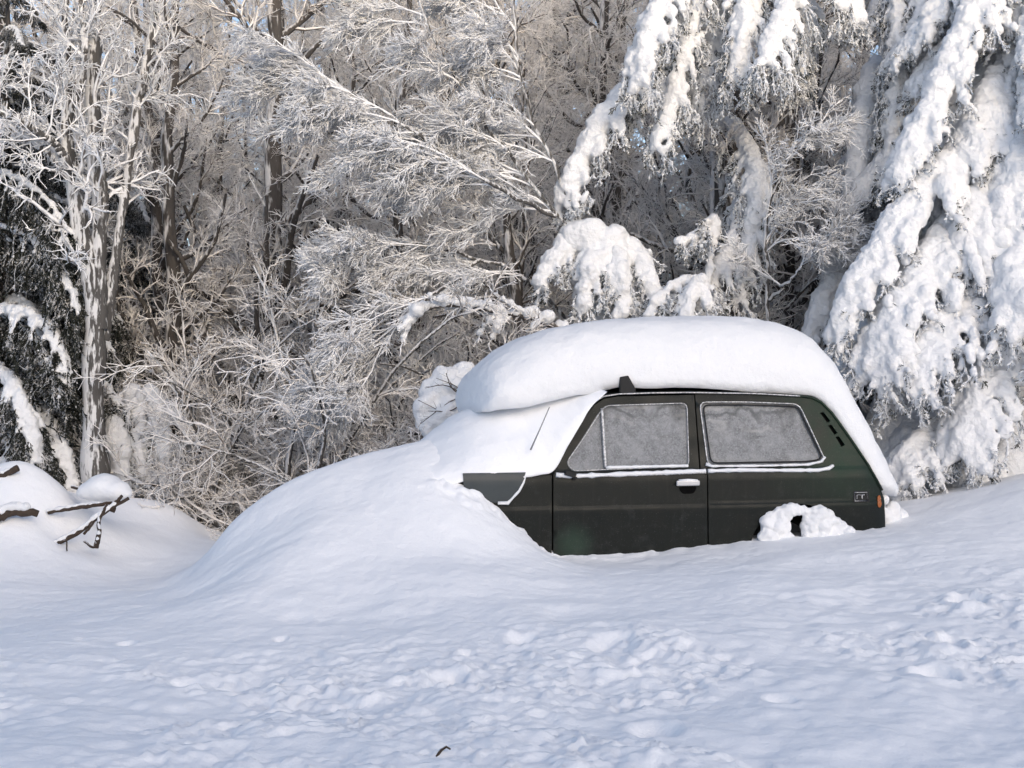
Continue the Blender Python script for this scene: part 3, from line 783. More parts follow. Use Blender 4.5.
def shrub(seed, stems, hmin, hmax, br, tw, tl, twig_r=0.006, arch_=0.12, spread=.5):
    rg = np.random.default_rng(seed)
    N = stems; K = 10
    d = nrm(np.stack([rg.normal(0, spread, N), rg.normal(0, spread, N), np.ones(N)], 1)); ln = rg.uniform(hmin, hmax, N)
    Q = np.empty((N, K, 3)); Q[:, 0] = np.stack([rg.normal(0, .18, N), rg.normal(0, .18, N), np.full(N, -.2)], 1)
    for k in range(1, K):
        Q[:, k] = Q[:, k - 1] + d * (ln / (K - 1))[:, None]
        out = d.copy(); out[:, 2] = 0
        d = nrm(d + rg.normal(size=(N, 3)) * .14 + np.array([0, 0, -arch_]) + out * .1)
    Rr = rg.uniform(.014, .030, N)[:, None] * (1 - .7 * np.linspace(0, 1, K)[None])
    L2, R2 = spawn(Q, Rr, br, .12, 1, .4, 1.0, .8, 7, rg, up=-.05, jit=.25, rs=.7, rmin=.009)
    L3, R3 = spawn(L2, R2, tw, .1, 1, .15, .4, .8, 5, rg, up=-.03, jit=.28, rs=.8, rmin=twig_r)
    L4, R4 = spawn(L3, R3, tl, .1, 1, .06, .16, .8, 3, rg, jit=.25, rs=.9, rmin=twig_r * .85)
    a = MB(); tubes(a, Q, Rr, 6)
    b = MB(); tubes(b, L2, R2, 4); tubes(b, L3, R3, 3); tubes(b, L4, R4, 3)
    return a, b

# ---- forest of rimed broadleaf trees: a few kinds, copied
kinds = []
for s, h, r, lean, low in [(1, 11, .15, .5, .06), (2, 10, .10, -.4, .05), (3, 12, .19, .2, .10), (4, 9, .075, .8, .04), (6, 10.5, .12, -.7, .08)]:
    a, b = deciduous(100 + s, h, r, 30, 9, 8, 4, low, lean, droop=.05)
    kinds.append((a.mesh('tree_trunk', BARK), b.mesh('tree_crown', TWIG)))
shr = []
for s in (1, 2, 3):
    a, b = shrub(200 + s, 15, 1.6, 3.2, 9, 7, 4)
    shr.append((a.mesh('shrub_stems', BARK_PALE), b.mesh('shrub_twigs', TWIG)))

def place(kind, name, loc, rz, sc, label, cat, group, parts=('trunk', 'crown')):
    root = empty(name, loc, rz); root.scale = (sc, sc, sc)
    tag(root, label, cat, group)
    for nme, me in zip(parts, kind): link(nme, me, root)
    return root

frg = np.random.default_rng(77)
spots = []
def try_spot(x, y, dmin):
    for a, b in spots:
        if math.hypot(a - x, b - y) < dmin: return False
    spots.append((x, y)); return True
n_t = 0
FG = 'rimed broadleaf trees of the forest'
for Y0, Y1, n, dm in [(16.3, 21, 26, 1.1), (21, 28, 42, 1.3), (28, 42, 60, 1.6)]:
    k = 0; tries = 0
    while k < n and tries < 4000:
        tries += 1
        y = frg.uniform(Y0, Y1); px = frg.uniform(-120, 900 if Y0 < 20 else 1100); x = (px - 512) / F * y
        if not try_spot(x, y, dm): continue
        z = float(ground_z(x, y)[0])
        ki = int(frg.integers(len(kinds)))
        place(kinds[ki], 'bare_tree', (x, y, z), frg.uniform(0, 6.28), (y * .27 + 2.2) / 10.5 * frg.uniform(.9, 1.25) * (.74 if px < 330 and y > 21 else 1),
              ('bare broadleaf tree white with rime in the front ranks of the forest' if y < 21 else 'bare broadleaf tree white with rime deep in the forest behind the front ranks'), 'tree', FG + (' front' if y < 21 else ' depths'))
        k += 1
SG = 'rimed shrubs at the edge of the forest'
for Y0, Y1, n in [(14.6, 17, 22), (17, 23, 40), (23, 30, 24)]:
    for _ in range(n):
        y = frg.uniform(Y0, Y1); px = frg.uniform(130, 780) if Y0 < 16 else frg.uniform(-50, 900); x = (px - 512) / F * y
        z = float(ground_z(x, y)[0])
        place(shr[int(frg.integers(3))], 'bare_shrub', (x, y, z), frg.uniform(0, 6.28), frg.uniform(.75, 1.25),
              'tangled bare shrub white with rime in the thicket behind the car', 'shrub', SG, ('stems', 'twigs'))

# ---- spruce boughs
def spikes(mb, Pn, rg, per=7, ln=.026, wd=.008, step=None):
    """needle-like flat slivers along curves Pn (n,K,3)"""
    n, K, _ = Pn.shape
    t = rg.uniform(0, K - 1.001, (n, per)); i = t.astype(int); f = (t - i)[..., None]
    ar = np.arange(n)[:, None]
    p = Pn[ar, i] * (1 - f) + Pn[ar, i + 1] * f
    tg = nrm(Pn[ar, i + 1] - Pn[ar, i])
    r = rg.normal(size=p.shape); r = nrm(r - tg * (r * tg).sum(-1, keepdims=True))
    d = nrm(tg * .75 + r * .8 + np.array([0, 0, -.15]))
    s = nrm(np.cross(d, rg.normal(size=p.shape)))
    L = ln * rg.uniform(.6, 1.3, p.shape[:2])[..., None]
    a = p + s * wd; b = p - s * wd; c = p + d * L; c2 = c + s * wd * .4
    V = np.stack([a, b, c2 - s * wd * .8, c2], 2).reshape(-1, 3)
    m_ = n * per; k = np.arange(m_)[:, None] * 4
    mb.add(V, k + np.array([[0, 1, 2, 3]]))

def bough_geo(ax, width, snow_r, seed, hang=.5, nb=9, finger=.2, snow_cover=.65, per=26, fat=1.0, voxel=None, core=0.011):
    """ax: (k,3) points from the trunk outwards. returns needle MB and snow spheres"""
    rg = np.random.default_rng(seed)
    A = catmull(ax, 14)[None]; Ltot = np.linalg.norm(np.diff(A[0], axis=0), axis=1).sum()
    T = nrm(np.gradient(A[0], axis=0)); hz = T.copy(); hz[:, 2] = 0
    chord = nrm((A[0, -1] - A[0, 0])[None])[0]
    side = np.cross(chord, [0, 0, 1]); ns_ = np.linalg.norm(side); side = side / ns_ if ns_ > .15 else np.array([1., 0, 0])
    bl = []
    for sgn in (-1, 1):
        for i in range(nb):
            t = (i + rg.uniform(.2, .9)) / nb; t = .08 + .92 * min(t, 1); k = t * 13; j = min(int(k), 12); f = k - j
            p = A[0, j] * (1 - f) + A[0, j + 1] * f; tg = T[j]
            wl_ = width * (0.55 + .75 * math.sin(PI * min(1, t * .8 + .15))) * (1.0 - .35 * t) * rg.uniform(.7, 1.2)
            d = nrm((tg * .55 + side * sgn * rg.uniform(.5, 1.0) + np.array([0, 0, -.18]))[None])[0]
            pts = [p]
            for _ in range(5):
                pts.append(pts[-1] + d * wl_ / 5); d = nrm((d + np.array([0, 0, -.13 - hang * .32]) + rg.normal(0, .1, 3))[None])[0]
            bl.append(pts)
    Bl = np.array(bl)
    Br = np.repeat(np.linspace(core, core * .55, 6)[None], len(Bl), 0)
    Fg, Fr = spawn(Bl, Br, 6, .2, 1.0, finger * .6, finger * 1.3, .7, 5, rg, up=-hang * .5, jit=.16, rs=.9, rmin=core * .75, taper_len=False)
    F2, F2r = spawn(Fg, Fr, 2, .2, .9, finger * .25, finger * .55, .7, 3, rg, up=-hang * .25, jit=.12, rs=.9, rmin=core * .65, taper_len=False)
    mb = MB()
    tubes(mb, A, np.linspace(.024, .010, 14)[None], 6)
    tubes(mb, Bl, Br, 5); tubes(mb, Fg, Fr, 4); tubes(mb, F2, F2r, 4)
    spikes(mb, Bl, rg, int(per * 1.6)); spikes(mb, Fg, rg, per); spikes(mb, F2, rg, per // 2)
    cs, rs_ = [], []
    step = max(.03, snow_r * .4)
    ta = np.linspace(.03, 1, int(Ltot / step) + 2)
    for t in ta:
        k = t * 13; j = min(int(k), 12); f = k - j
        r = snow_r * (.75 + .45 * math.sin(PI * min(1., t * .75 + .2))) * rg.uniform(.75, 1.15)
        cs.append(A[0, j] * (1 - f) + A[0, j + 1] * f + np.array([0, 0, r * .55]) + rg.normal(0, .15 * snow_r, 3)); rs_.append(r)
    for b in Bl:
        cov = snow_cover * rg.uniform(.6, 1.2)
        ll = np.linalg.norm(np.diff(b, axis=0), axis=1).sum()
        for t in np.arange(.08, min(cov, 1.), max(.06, step * .8 / ll)):
            if rg.random() < .18: continue
            k = t * 5; j = min(int(k), 4); f = k - j
            r = snow_r * (.80 - .42 * t) * rg.uniform(.75, 1.15) * fat
            cs.append(b[j] * (1 - f) + b[j + 1] * f + np.array([0, 0, r * .5])); rs_.append(max(r, .014))
    # stray tufts of snow on the fingers
    k = rg.random(len(Fg)) < .35 * snow_cover
    for g_ in Fg[k]:
        r = snow_r * rg.uniform(.2, .38)
        for q in g_[:3]: cs.append(q + np.array([0, 0, r * .4])); rs_.append(max(r, .012))
    return mb, np.array(cs), np.array(rs_)

def bough_meshes(ax, width, snow_r, seed, mat=NEEDLE, voxel=.017, **kw):
    mb, cs, rr = bough_geo(ax, width, snow_r, seed, **kw)
    ne = mb.mesh('bough', mat)
    sn = blob_mesh('snow_load', cs, rr, voxel, SNOW_B, 3, .018, 10, seed=seed, fine=(.007, 36)) if snow_r > 0 else None
    return ne, sn

def add_bough(root, ne, sn, loc=(0, 0, 0), rz=0, pitch=0, sc=1.0):
    o = link('bough', ne, root, loc); o.rotation_euler = (0, pitch, rz); o.scale = (sc, sc, sc)
    if sn is not None: link('snow_load', sn, o)
    return o

HEAVY = []
for s in range(6):
    rg = np.random.default_rng(300 + s); d = rg.uniform(.8, 1.25)
    ax = [(0, 0, 0), (.38, 0, -.10 * d), (.78, rg.normal(0, .05), -.34 * d), (1.1, rg.normal(0, .08), -.70 * d), (1.28, rg.normal(0, .1), -1.08 * d)]
    HEAVY.append(bough_meshes(ax, .56, .115, 310 + s, hang=.65, nb=11, snow_cover=.95, finger=.17, per=18, fat=1.05))
SHEET = []
for s in range(5):
    rg = np.random.default_rng(370 + s); d = rg.uniform(.9, 1.3)
    ax = [(0, 0, 0), (.40, 0, -.14 * d), (.78, rg.normal(0, .05), -.44 * d), (1.05, rg.normal(0, .08), -.85 * d), (1.2, rg.normal(0, .1), -1.25 * d)]
    SHEET.append(bough_meshes(ax, .64, .115, 380 + s, hang=.6, nb=13, snow_cover=1.05, finger=.17, per=18, fat=1.15))
LIGHT = []
for s in range(4):
    rg = np.random.default_rng(340 + s); d = rg.uniform(.8, 1.2)
    ax = [(0, 0, 0), (.45, 0, .0), (.9, rg.normal(0, .05), -.18 * d), (1.3, rg.normal(0, .08), -.48 * d), (1.55, 0, -.80 * d)]
    LIGHT.append(bough_meshes(ax, .46, .042, 350 + s, mat=NEEDLE_D, hang=1.15, nb=15, snow_cover=.6, finger=.34, per=30, core=.008))

def spruce(loc, h, rad, n, protos, label, z0=.3, seed=0, droop=.25, trunk_r=.16, base_len=1.6, rot=None, group=None, pow_=.85):
    rg = np.random.default_rng(seed)
    root = empty('spruce_tree', loc); tag(root, label, 'tree', group)
    mb = MB(); K = 12; zz = np.linspace(-.3, h, K); tubes(mb, np.stack([rg.normal(0, .02, K), rg.normal(0, .02, K), zz], 1), trunk_r * (1 - .92 * np.linspace(0, 1, K)), 10)
    link('trunk', mb.mesh('spruce_trunk', BARK), root)
    az = rg.uniform(0, 6.28)
    for i in range(n):
        t = (i + rg.uniform(0, .6)) / n
        z = z0 + (h - z0) * (1 - (1 - t) ** .8) if False else z0 + (h - z0) * t ** 1.1
        ln = rad * (1 - z / h) ** pow_ + .25
        ne, sn = protos[int(rg.integers(len(protos)))]
        az += 2.39996 + rg.normal(0, .25)
        add_bough(root, ne, sn, (0, 0, z), az, rg.normal(droop - .35 * t, .10), ln / base_len * rg.uniform(.9, 1.12))
    return root

gz = lambda x, y: float(ground_z(x, y)[0])
def at(px, Y): return ((px - 512) / F * Y, Y)
# the big snow-laden spruce at the right
x, y = at(1018, 14.7)
hero = spruce((x, y, gz(x, y) - .1), 6.8, 1.95, 84, SHEET + HEAVY[:3], 'big spruce smothered in snow to the ground beside the car tail', z0=.55, seed=21, droop=.0, base_len=1.35)
x, y = at(1130, 17.2)
spruce((x, y, gz(x, y)), 9.5, 2.4, 90, HEAVY, 'tall snow-laden spruce behind the big spruce at the right', z0=.6, seed=23, droop=.0, base_len=1.5)
x, y = at(905, 17.6)
spruce((x, y, gz(x, y)), 9.0, 1.15, 80, HEAVY, 'snow-laden spruce standing behind the car tail', z0=.6, seed=25, droop=.05, base_len=1.5)
# dark spruce at the left edge
x, y = at(5, 15.6)
spruce((x, y, gz(x, y)), 5.6, 1.55, 90, LIGHT, 'dark drooping spruce with little snow left of the forked trunk', z0=.4, seed=31, droop=.10, base_len=1.6)
ls = bpy.data.objects['spruce_tree.003']; lO = np.array(ls.location)
for k, pts in enumerate([[(-40, 175, 15.4), (0, 172, 14.9), (35, 190, 14.6), (58, 215, 14.5), (70, 250, 14.5)], [(-50, 230, 15.4), (0, 228, 14.9), (40, 246, 14.6), (66, 280, 14.5), (78, 315, 14.5)],
                         [(-40, 300, 15.3), (0, 312, 14.8), (32, 318, 14.5), (55, 340, 14.4), (66, 385, 14.4)], [(-50, 350, 15.3), (-10, 365, 14.7), (15, 390, 14.4), (30, 425, 14.3), (36, 465, 14.3)],
                         [(0, 380, 15.3), (25, 395, 14.9), (48, 425, 14.7), (66, 460, 14.6), (76, 500, 14.6)]]):
    ne, sn = bough_meshes(np.array([P(*p) for p in pts]) - lO, .40, [.028, .03, .05, .055, .055][k], 440 + k, mat=NEEDLE_D, hang=1., nb=12, snow_cover=[.5, .5, .8, .9, .8][k], finger=.28, per=26)
    add_bough(ls, ne, sn)
for i, (px, Y, h) in enumerate([(120, 19.5, 5.0), (60, 21.5, 6), (-60, 18, 6.5)]):
    x, y = at(px, Y)
    spruce((x, y, gz(x, y)), h, 1.5, 60, LIGHT, ['small dark spruce in the gloom right of the forked trunk', 'dark spruce deep in the wood behind the forked trunk', 'dark spruce at the far left edge of the wood'][i], z0=.3, seed=35 + i, droop=.1, base_len=1.6)

# old spruce in the middle: a bare trunk with loaded boughs hanging into view
x, y = at(726, 16.3); z = gz(x, y)
old = empty('spruce_tree', (x, y, z)); tag(old, 'old spruce with bare trunk and heavy snowy boughs hanging above the car roof', 'tree')
oldO = np.array([x, y, z])
rg = np.random.default_rng(9); K = 14; zz = np.linspace(-.3, 10, K); mb = MB()
tubes(mb, np.stack([np.cumsum(rg.normal(0, .02, K)), np.cumsum(rg.normal(0, .02, K)), zz], 1), .20 * (1 - .6 * np.linspace(0, 1, K)), 14)
link('trunk', mb.mesh('spruce_trunk', BARK), old)
def px_bough(root, O, pts, width, sr, seed, **kw):
    ax = np.array([P(*p) for p in pts]) - O
    ne, sn = bough_meshes(ax, width, sr, seed, **kw); return add_bough(root, ne, sn)
px_bough(old, oldO, [(722, -60, 16.0), (700, -40, 15.3), (668, -5, 14.8), (648, 40, 14.5), (640, 85, 14.4)], 0.50, 0.090, 401, hang=.8, nb=12, snow_cover=.7, finger=.22)
px_bough(old, oldO, [(722, -60, 16.0), (690, -30, 15.2), (690, 30, 14.9), (672, 100, 14.8), (655, 150, 14.7)], 0.40, 0.072, 402, hang=.9, nb=12, snow_cover=.75, finger=.2)
px_bough(old, oldO, [(726, -60, 16.0), (735, -40, 15.2), (745, 0, 14.8), (742, 45, 14.6), (735, 80, 14.6)], 0.45, 0.072, 403, hang=.9, nb=12, snow_cover=.7, finger=.24)
px_bough(old, oldO, [(730, -70, 16.0), (765, -50, 15.2), (790, 0, 14.6), (775, 35, 14.4), (766, 62, 14.3)], 0.45, 0.079, 404, hang=.95, nb=11, snow_cover=.65, finger=.26)
px_bough(old, oldO, [(730, -70, 16.0), (790, -60, 15.2), (835, -25, 14.8), (850, -5, 14.7), (860, 20, 14.7)], 0.45, 0.072, 405, hang=1., nb=11, snow_cover=.6, finger=.2)
px_bough(old, oldO, [(715, -30, 16.0), (680, 40, 15.4), (628, 98, 15.0), (600, 130, 14.9), (575, 178, 14.8), (562, 205, 14.8)], 0.46, 0.100, 406, hang=.8, nb=12, snow_cover=.85, finger=.17)
px_bough(old, oldO, [(722, -60, 16.2), (690, -50, 15.6), (660, 10, 15.3), (640, 60, 15.2), (628, 100, 15.2)], .42, .06, 409, hang=1., nb=12, snow_cover=.7, finger=.24)
px_bough(old, oldO, [(724, -60, 16.2), (715, -40, 15.6), (715, 20, 15.2), (705, 70, 15.1), (695, 110, 15.1)], .42, .06, 410, hang=1., nb=12, snow_cover=.7, finger=.26)
px_bough(old, oldO, [(730, -70, 16.2), (770, -50, 15.6), (805, 0, 15.2), (800, 50, 15.1), (795, 80, 15.1)], .42, .06, 411, hang=1., nb=12, snow_cover=.7, finger=.26)
px_bough(old, oldO, [(728, 120, 16.2), (748, 150, 15.6), (757, 185, 15.2), (750, 240, 15.1), (738, 300, 15.0)], 0.33, 0.072, 407, hang=.8, nb=11, snow_cover=.9, finger=.2)
px_bough(old, oldO, [(728, 180, 16.2), (742, 200, 15.6), (735, 240, 15.2), (715, 275, 15.0), (698, 310, 15.0)], 0.33, 0.065, 408, hang=.7, nb=10, snow_cover=.8, finger=.18)
# sleeve-like boughs on the left flank of the spruce behind the tail
x, y = at(905, 17.6)
slv = empty('spruce_tree', (at(885, 16.2)[0], 16.2, gz(*at(885, 16.2)))); tag(slv, 'narrow spruce with long sleeves of snow between the bare trunk and the big spruce', 'tree')
sO = np.array([at(885, 16.2)[0], 16.2, gz(*at(885, 16.2))]); mb = MB(); zz = np.linspace(-.3, 8, 10)
tubes(mb, np.stack([0 * zz, 0 * zz, zz], 1), .13 * (1 - .8 * np.linspace(0, 1, 10)), 10); link('trunk', mb.mesh('spruce_trunk', BARK), slv)
px_bough(slv, sO, [(880, 70, 16.0), (868, 95, 15.6), (862, 150, 15.3), (850, 210, 15.1), (838, 265, 15.0)], 0.25, 0.108, 421, hang=.6, nb=11, snow_cover=.6, finger=.2)
px_bough(slv, sO, [(878, 190, 15.8), (850, 230, 15.2), (830, 290, 14.9), (812, 330, 14.8), (806, 345, 14.8)], 0.22, 0.094, 422, hang=.5, nb=10, snow_cover=.6, finger=.14)
px_bough(slv, sO, [(885, -20, 16.0), (895, 0, 15.4), (898, 60, 15.0), (892, 120, 14.9), (888, 165, 14.9)], 0.33, 0.058, 423, hang=1., nb=13, snow_cover=.7, finger=.22)
px_bough(slv, sO, [(885, -30, 16.0), (915, -5, 15.3), (925, 40, 15.0), (918, 90, 15.0), (912, 130, 15.0)], 0.33, 0.058, 424, hang=1., nb=13, snow_cover=.7, finger=.22)
px_bough(slv, sO, [(882, 250, 15.8), (868, 290, 15.3), (850, 330, 15.0), (835, 370, 14.8), (828, 400, 14.7)], 0.35, 0.086, 425, hang=.7, nb=11, snow_cover=.8, finger=.2)

# broad sheets of snow on the boughs that face the clearing
hO = np.array(hero.location)
for k, (pts, w, sr, cov) in enumerate([
        ([(1015, -60, 14.5), (985, -10, 14.2), (958, 50, 14.0), (925, 120, 13.8), (895, 180, 13.7)], .34, .17, 1.0),
        ([(1015, 110, 14.5), (965, 150, 14.0), (912, 210, 13.7), (866, 275, 13.5), (838, 335, 13.4)], .36, .19, 1.0),
        ([(1015, 190, 14.4), (960, 225, 13.9), (915, 280, 13.5), (885, 330, 13.3), (870, 375, 13.25)], .50, .17, 1.0),
        ([(1020, 250, 14.3), (985, 285, 13.8), (950, 320, 13.4), (925, 350, 13.2), (905, 385, 13.1)], .50, .14, 1.0),
        ([(1030, 290, 14.2), (1010, 330, 13.7), (985, 375, 13.3), (970, 415, 13.1), (962, 450, 13.0)], .42, .15, 1.0),
        ([(1040, 60, 14.4), (1030, 110, 13.9), (1015, 180, 13.6), (1000, 240, 13.5), (992, 290, 13.4)], .46, .16, 1.0),
        ([(1000, 400, 14.2), (960, 420, 13.7), (925, 440, 13.4), (900, 465, 13.2), (890, 490, 13.2)], .36, .12, .9)]):
    px_bough(hero, hO, pts, w * 1.4, sr * .60, 460 + k, hang=.42, nb=16, snow_cover=cov, finger=.17, per=20, fat=1.25)
# ---- bowed saplings buried in snow
def snow_bush(name, label, O, lumps, seed, boughs, cat='sapling', near=0.0, fatk=1.0):
    root = empty(name, tuple(O)); tag(root, label, cat)
    rg = np.random.default_rng(seed)
    for k, (pts, w, sr) in enumerate(boughs):
        px_bough(root, np.array(O), pts, w, sr, seed * 10 + k, hang=.7, nb=7, snow_cover=.8, finger=.16)
    if lumps:
        cs = np.array([P(l[0], l[1], l[2] - near) for l in lumps]) - np.array(O)
        me = blob_mesh('snow_cap', cs, [l[3] * fatk for l in lumps], .02, SNOW_B, 5, .04, 6, seed=seed); link('snow_cap', me, root)
    return root
Y = 14.9
snow_bush('bowed_sapling', 'bowed sapling under a broad hump of snow left of the bare spruce trunk', P(600, 330, Y),
          [(575, 236, Y, .16), (592, 240, Y, .20), (612, 246, Y, .2), (628, 254, Y, .15), (600, 262, Y - .1, .2), (585, 275, Y - .1, .15), (620, 275, Y - .1, .14), (648, 275, Y, .11), (566, 256, Y, .12), (558, 274, Y, .09), (655, 292, Y, .09), (632, 285, Y, .10), (578, 295, Y, .09), (638, 300, Y, .08)], 51,
          [([(600, 330, Y), (605, 270, Y), (590, 240, Y - .1), (560, 255, Y - .3), (540, 290, Y - .4)], .32, .09), ([(600, 330, Y), (605, 270, Y), (625, 250, Y - .1), (645, 270, Y - .3), (655, 300, Y - .4)], .3, .08), ([(600, 330, Y), (606, 275, Y), (603, 246, Y - .15), (590, 268, Y - .45), (583, 312, Y - .55)], .4, .08), ([(600, 330, Y), (606, 275, Y), (612, 248, Y - .15), (620, 272, Y - .45), (622, 315, Y - .55)], .4, .08)], near=.22, fatk=1.0)
snow_bush('bowed_sapling', 'low bowed sapling with rounded snow lumps just above the car roof', P(690, 340, 14.6),
          [(690, 285, 14.6, .13), (700, 293, 14.5, .12), (676, 298, 14.5, .11), (682, 288, 14.55, .10)], 52,
          [([(690, 340, 14.6), (695, 295, 14.6), (682, 284, 14.5), (662, 296, 14.3), (648, 318, 14.2)], .3, .05), ([(695, 340, 14.6), (700, 300, 14.5), (698, 285, 14.3), (690, 300, 14.1), (686, 325, 14.0)], .35, .06), ([(700, 340, 14.7), (712, 250, 14.9), (715, 225, 15), (700, 235, 14.9), (680, 245, 14.8)], .22, .05)])
snow_bush('snowy_bush', 'round bush packed with snow beside the car windscreen', P(440, 445, 13.6),
          [(440, 395, 13.6, .17), (452, 385, 13.6, .17), (462, 376, 13.7, .13), (430, 405, 13.5, .13), (427, 420, 13.5, .11), (445, 415, 13.5, .18), (465, 400, 13.6, .16), (455, 425, 13.5, .14), (432, 428, 13.5, .10)], 53,
          [], 'bush')
snow_bush('bowed_sapling', 'small snow-draped sapling just right of the forked trunk', P(140, 520, 15.4),
          [], 54, [([(140, 520, 15.4), (138, 460, 15.4), (132, 400, 15.3), (138, 430, 15.1), (142, 480, 15.0)], .3, .08), ([(140, 520, 15.4), (140, 470, 15.4), (150, 400, 15.3), (160, 430, 15.1), (168, 490, 15.0)], .3, .08), ([(140, 520, 15.4), (132, 460, 15.3), (118, 430, 15.1), (120, 470, 14.9), (126, 510, 14.9)], .22, .10)])
b0 = bpy.data.objects['snowy_bush']; rg = np.random.default_rng(6); mb = MB()
stt = np.array([P(455, 420, 13.45), P(445, 415, 13.4), P(432, 420, 13.35), P(440, 440, 13.4)]) - np.array(P(440, 445, 13.6))
L = []
for tip in [(418, 400), (425, 388), (436, 378), (428, 411), (446, 373), (420, 424)]:
    a = P(468, 398, 13.35); b_ = P(*tip, 13.3); mid = (a + b_) / 2 + rg.normal(0, .05, 3); L.append(catmull([a, mid, b_], 8))
L = np.array(L) - np.array(P(440, 445, 13.6)); LR = np.repeat(np.linspace(.007, .003, 8)[None], len(L), 0)
tubes(mb, L, LR, 4); q2, r2 = spawn(L, LR, 4, .3, .95, .06, .16, .7, 4, rg, jit=.1, rmin=.0025); tubes(mb, q2, r2, 3)
link('twigs', mb.mesh('twigs', WOOD), b0)

# ---- snow-loaded branch reaching left above the bush
x, y = at(560, 14.4); z = gz(x, y)
br = empty('snowy_branch', P(575, 330, 14.4)); tag(br, 'broken branch heaped with snow lumps reaching left behind the car roof', 'branch')
O = np.array(br.location); rg = np.random.default_rng(12)
A = np.array([P(*p) for p in [(590, 345, 14.4), (545, 322, 14.3), (500, 312, 14.2), (455, 305, 14.1), (425, 310, 14.0), (405, 330, 13.95)]]) - O
Pm, Rm = poly_trunk(A, .035, .012, 16, rg)
q1, r1 = spawn(Pm, Rm, 16, .2, 1, .2, .5, .8, 6, rg, up=-.12, jit=.15, rmin=.010, bias=(-.3, 0, -.1)); q2, r2 = spawn(q1, r1, 5, .2, 1, .08, .2, .8, 4, rg, up=-.1, jit=.2, rmin=.008)
mb = MB(); tubes(mb, Pm, Rm, 6); link('stem', mb.mesh('stem', BARK), br)
mb = MB(); tubes(mb, q1, r1, 4); tubes(mb, q2, r2, 4); link('twigs', mb.mesh('twigs', TWIG_W), br)
cs = []; rr = []
for t in np.linspace(0.05, 1, 34):
    p = Pm[0, int(t * 15)]; r = .05 * rg.uniform(.5, 1.5); cs.append(p + np.array([rg.normal(0, .02), rg.normal(0, .02), r * .7])); rr.append(r)
for c in q1:
    if rg.random() < .8:
        for k in range(5): cs.append(c[k] + np.array([0, 0, .02])); rr.append(.034 * rg.uniform(.6, 1.2))
link('snow_load', blob_mesh('snow_load', cs, rr, .014, SNOW_B, 3, .01, 16, seed=2), br)

# ---- frosted beech with flat white sprays in the middle
def spray_tree(name, label, stems, seed, bias, n1=11, n2=10, n3=11, n4=6, l1=(.7, 1.5), rad=(.022, .010), up=-.06):
    rg = np.random.default_rng(seed); O = P(*stems[0][0]); root = empty(name, tuple(O)); tag(root, label, 'tree')
    a = MB(); b = MB()
    for pts in stems:
        A = np.array([P(*p) for p in pts]) - O
        T, TR = poly_trunk(A, rad[0], rad[1], 18, rg, .012); tubes(a, T, TR, 8)
        q1, r1 = spawn(T, TR, n1, .25, 1, l1[0], l1[1], .6, 9, rg, up=up, jit=.09, rs=.55, rmin=.012, bias=bias, flat=.5)
        q2, r2 = spawn(q1, r1, n2, .1, 1, .3, .75, .55, 7, rg, up=up, jit=.17, rs=.8, rmin=.008, bias=np.array(bias) * .6, flat=.7)
        q3, r3 = spawn(q2, r2, n3, .1, 1, .14, .34, .6, 5, rg, up=up, jit=.22, rs=.9, rmin=.0068, bias=np.array(bias) * .4, flat=.6)
        q4, r4 = spawn(q3, r3, n4, .1, 1, .05, .14, .7, 3, rg, up=0, jit=.15, rs=.9, rmin=.0065, flat=.5)
        tubes(b, q1, r1, 5); tubes(b, q2, r2, 4); tubes(b, q3, r3, 3); tubes(b, q4, r4, 3)
    link('trunk', a.mesh('trunk', BARK_PALE), root); link('crown', b.mesh('crown', TWIG_W), root)
    return root
spray_tree('frosted_beech', 'slender dark leaning beech with flat white frost sprays reaching left', [
    [(640, 345, 14.9), (600, 270, 14.8), (556, 216, 14.6), (515, 160, 14.4), (470, 100, 14.3), (430, 30, 14.2), (400, -60, 14.2)],
    [(600, 270, 14.8), (560, 180, 14.7), (530, 110, 14.6), (515, 30, 14.5), (520, -60, 14.5)],
    [(556, 216, 14.6), (500, 190, 14.2), (440, 150, 14.0), (380, 110, 13.9), (330, 80, 13.9)]], 61, (-.9, -.1, -.05), n1=15)
spray_tree('frosted_beech', 'young beech with white sprays drooping low over the thicket by the bush', [
    [(600, 360, 15.3), (540, 290, 15.0), (480, 260, 14.8), (420, 245, 14.6), (370, 250, 14.5)],
    [(480, 260, 14.8), (440, 290, 14.5), (400, 320, 14.3), (370, 360, 14.3)]], 62, (-.7, -.1, -.12), n1=9)
spray_tree('frosted_beech', 'young beech with white sprays between the bare spruce trunk and the big spruce', [
    [(770, 345, 15.0), (765, 260, 14.8), (770, 200, 14.6), (790, 160, 14.5), (800, 120, 14.4)],
    [(770, 300, 14.9), (790, 280, 14.6), (815, 250, 14.5)]], 63, (.25, -.3, .1), n1=8, n2=6, n3=6, l1=(.3, .8))

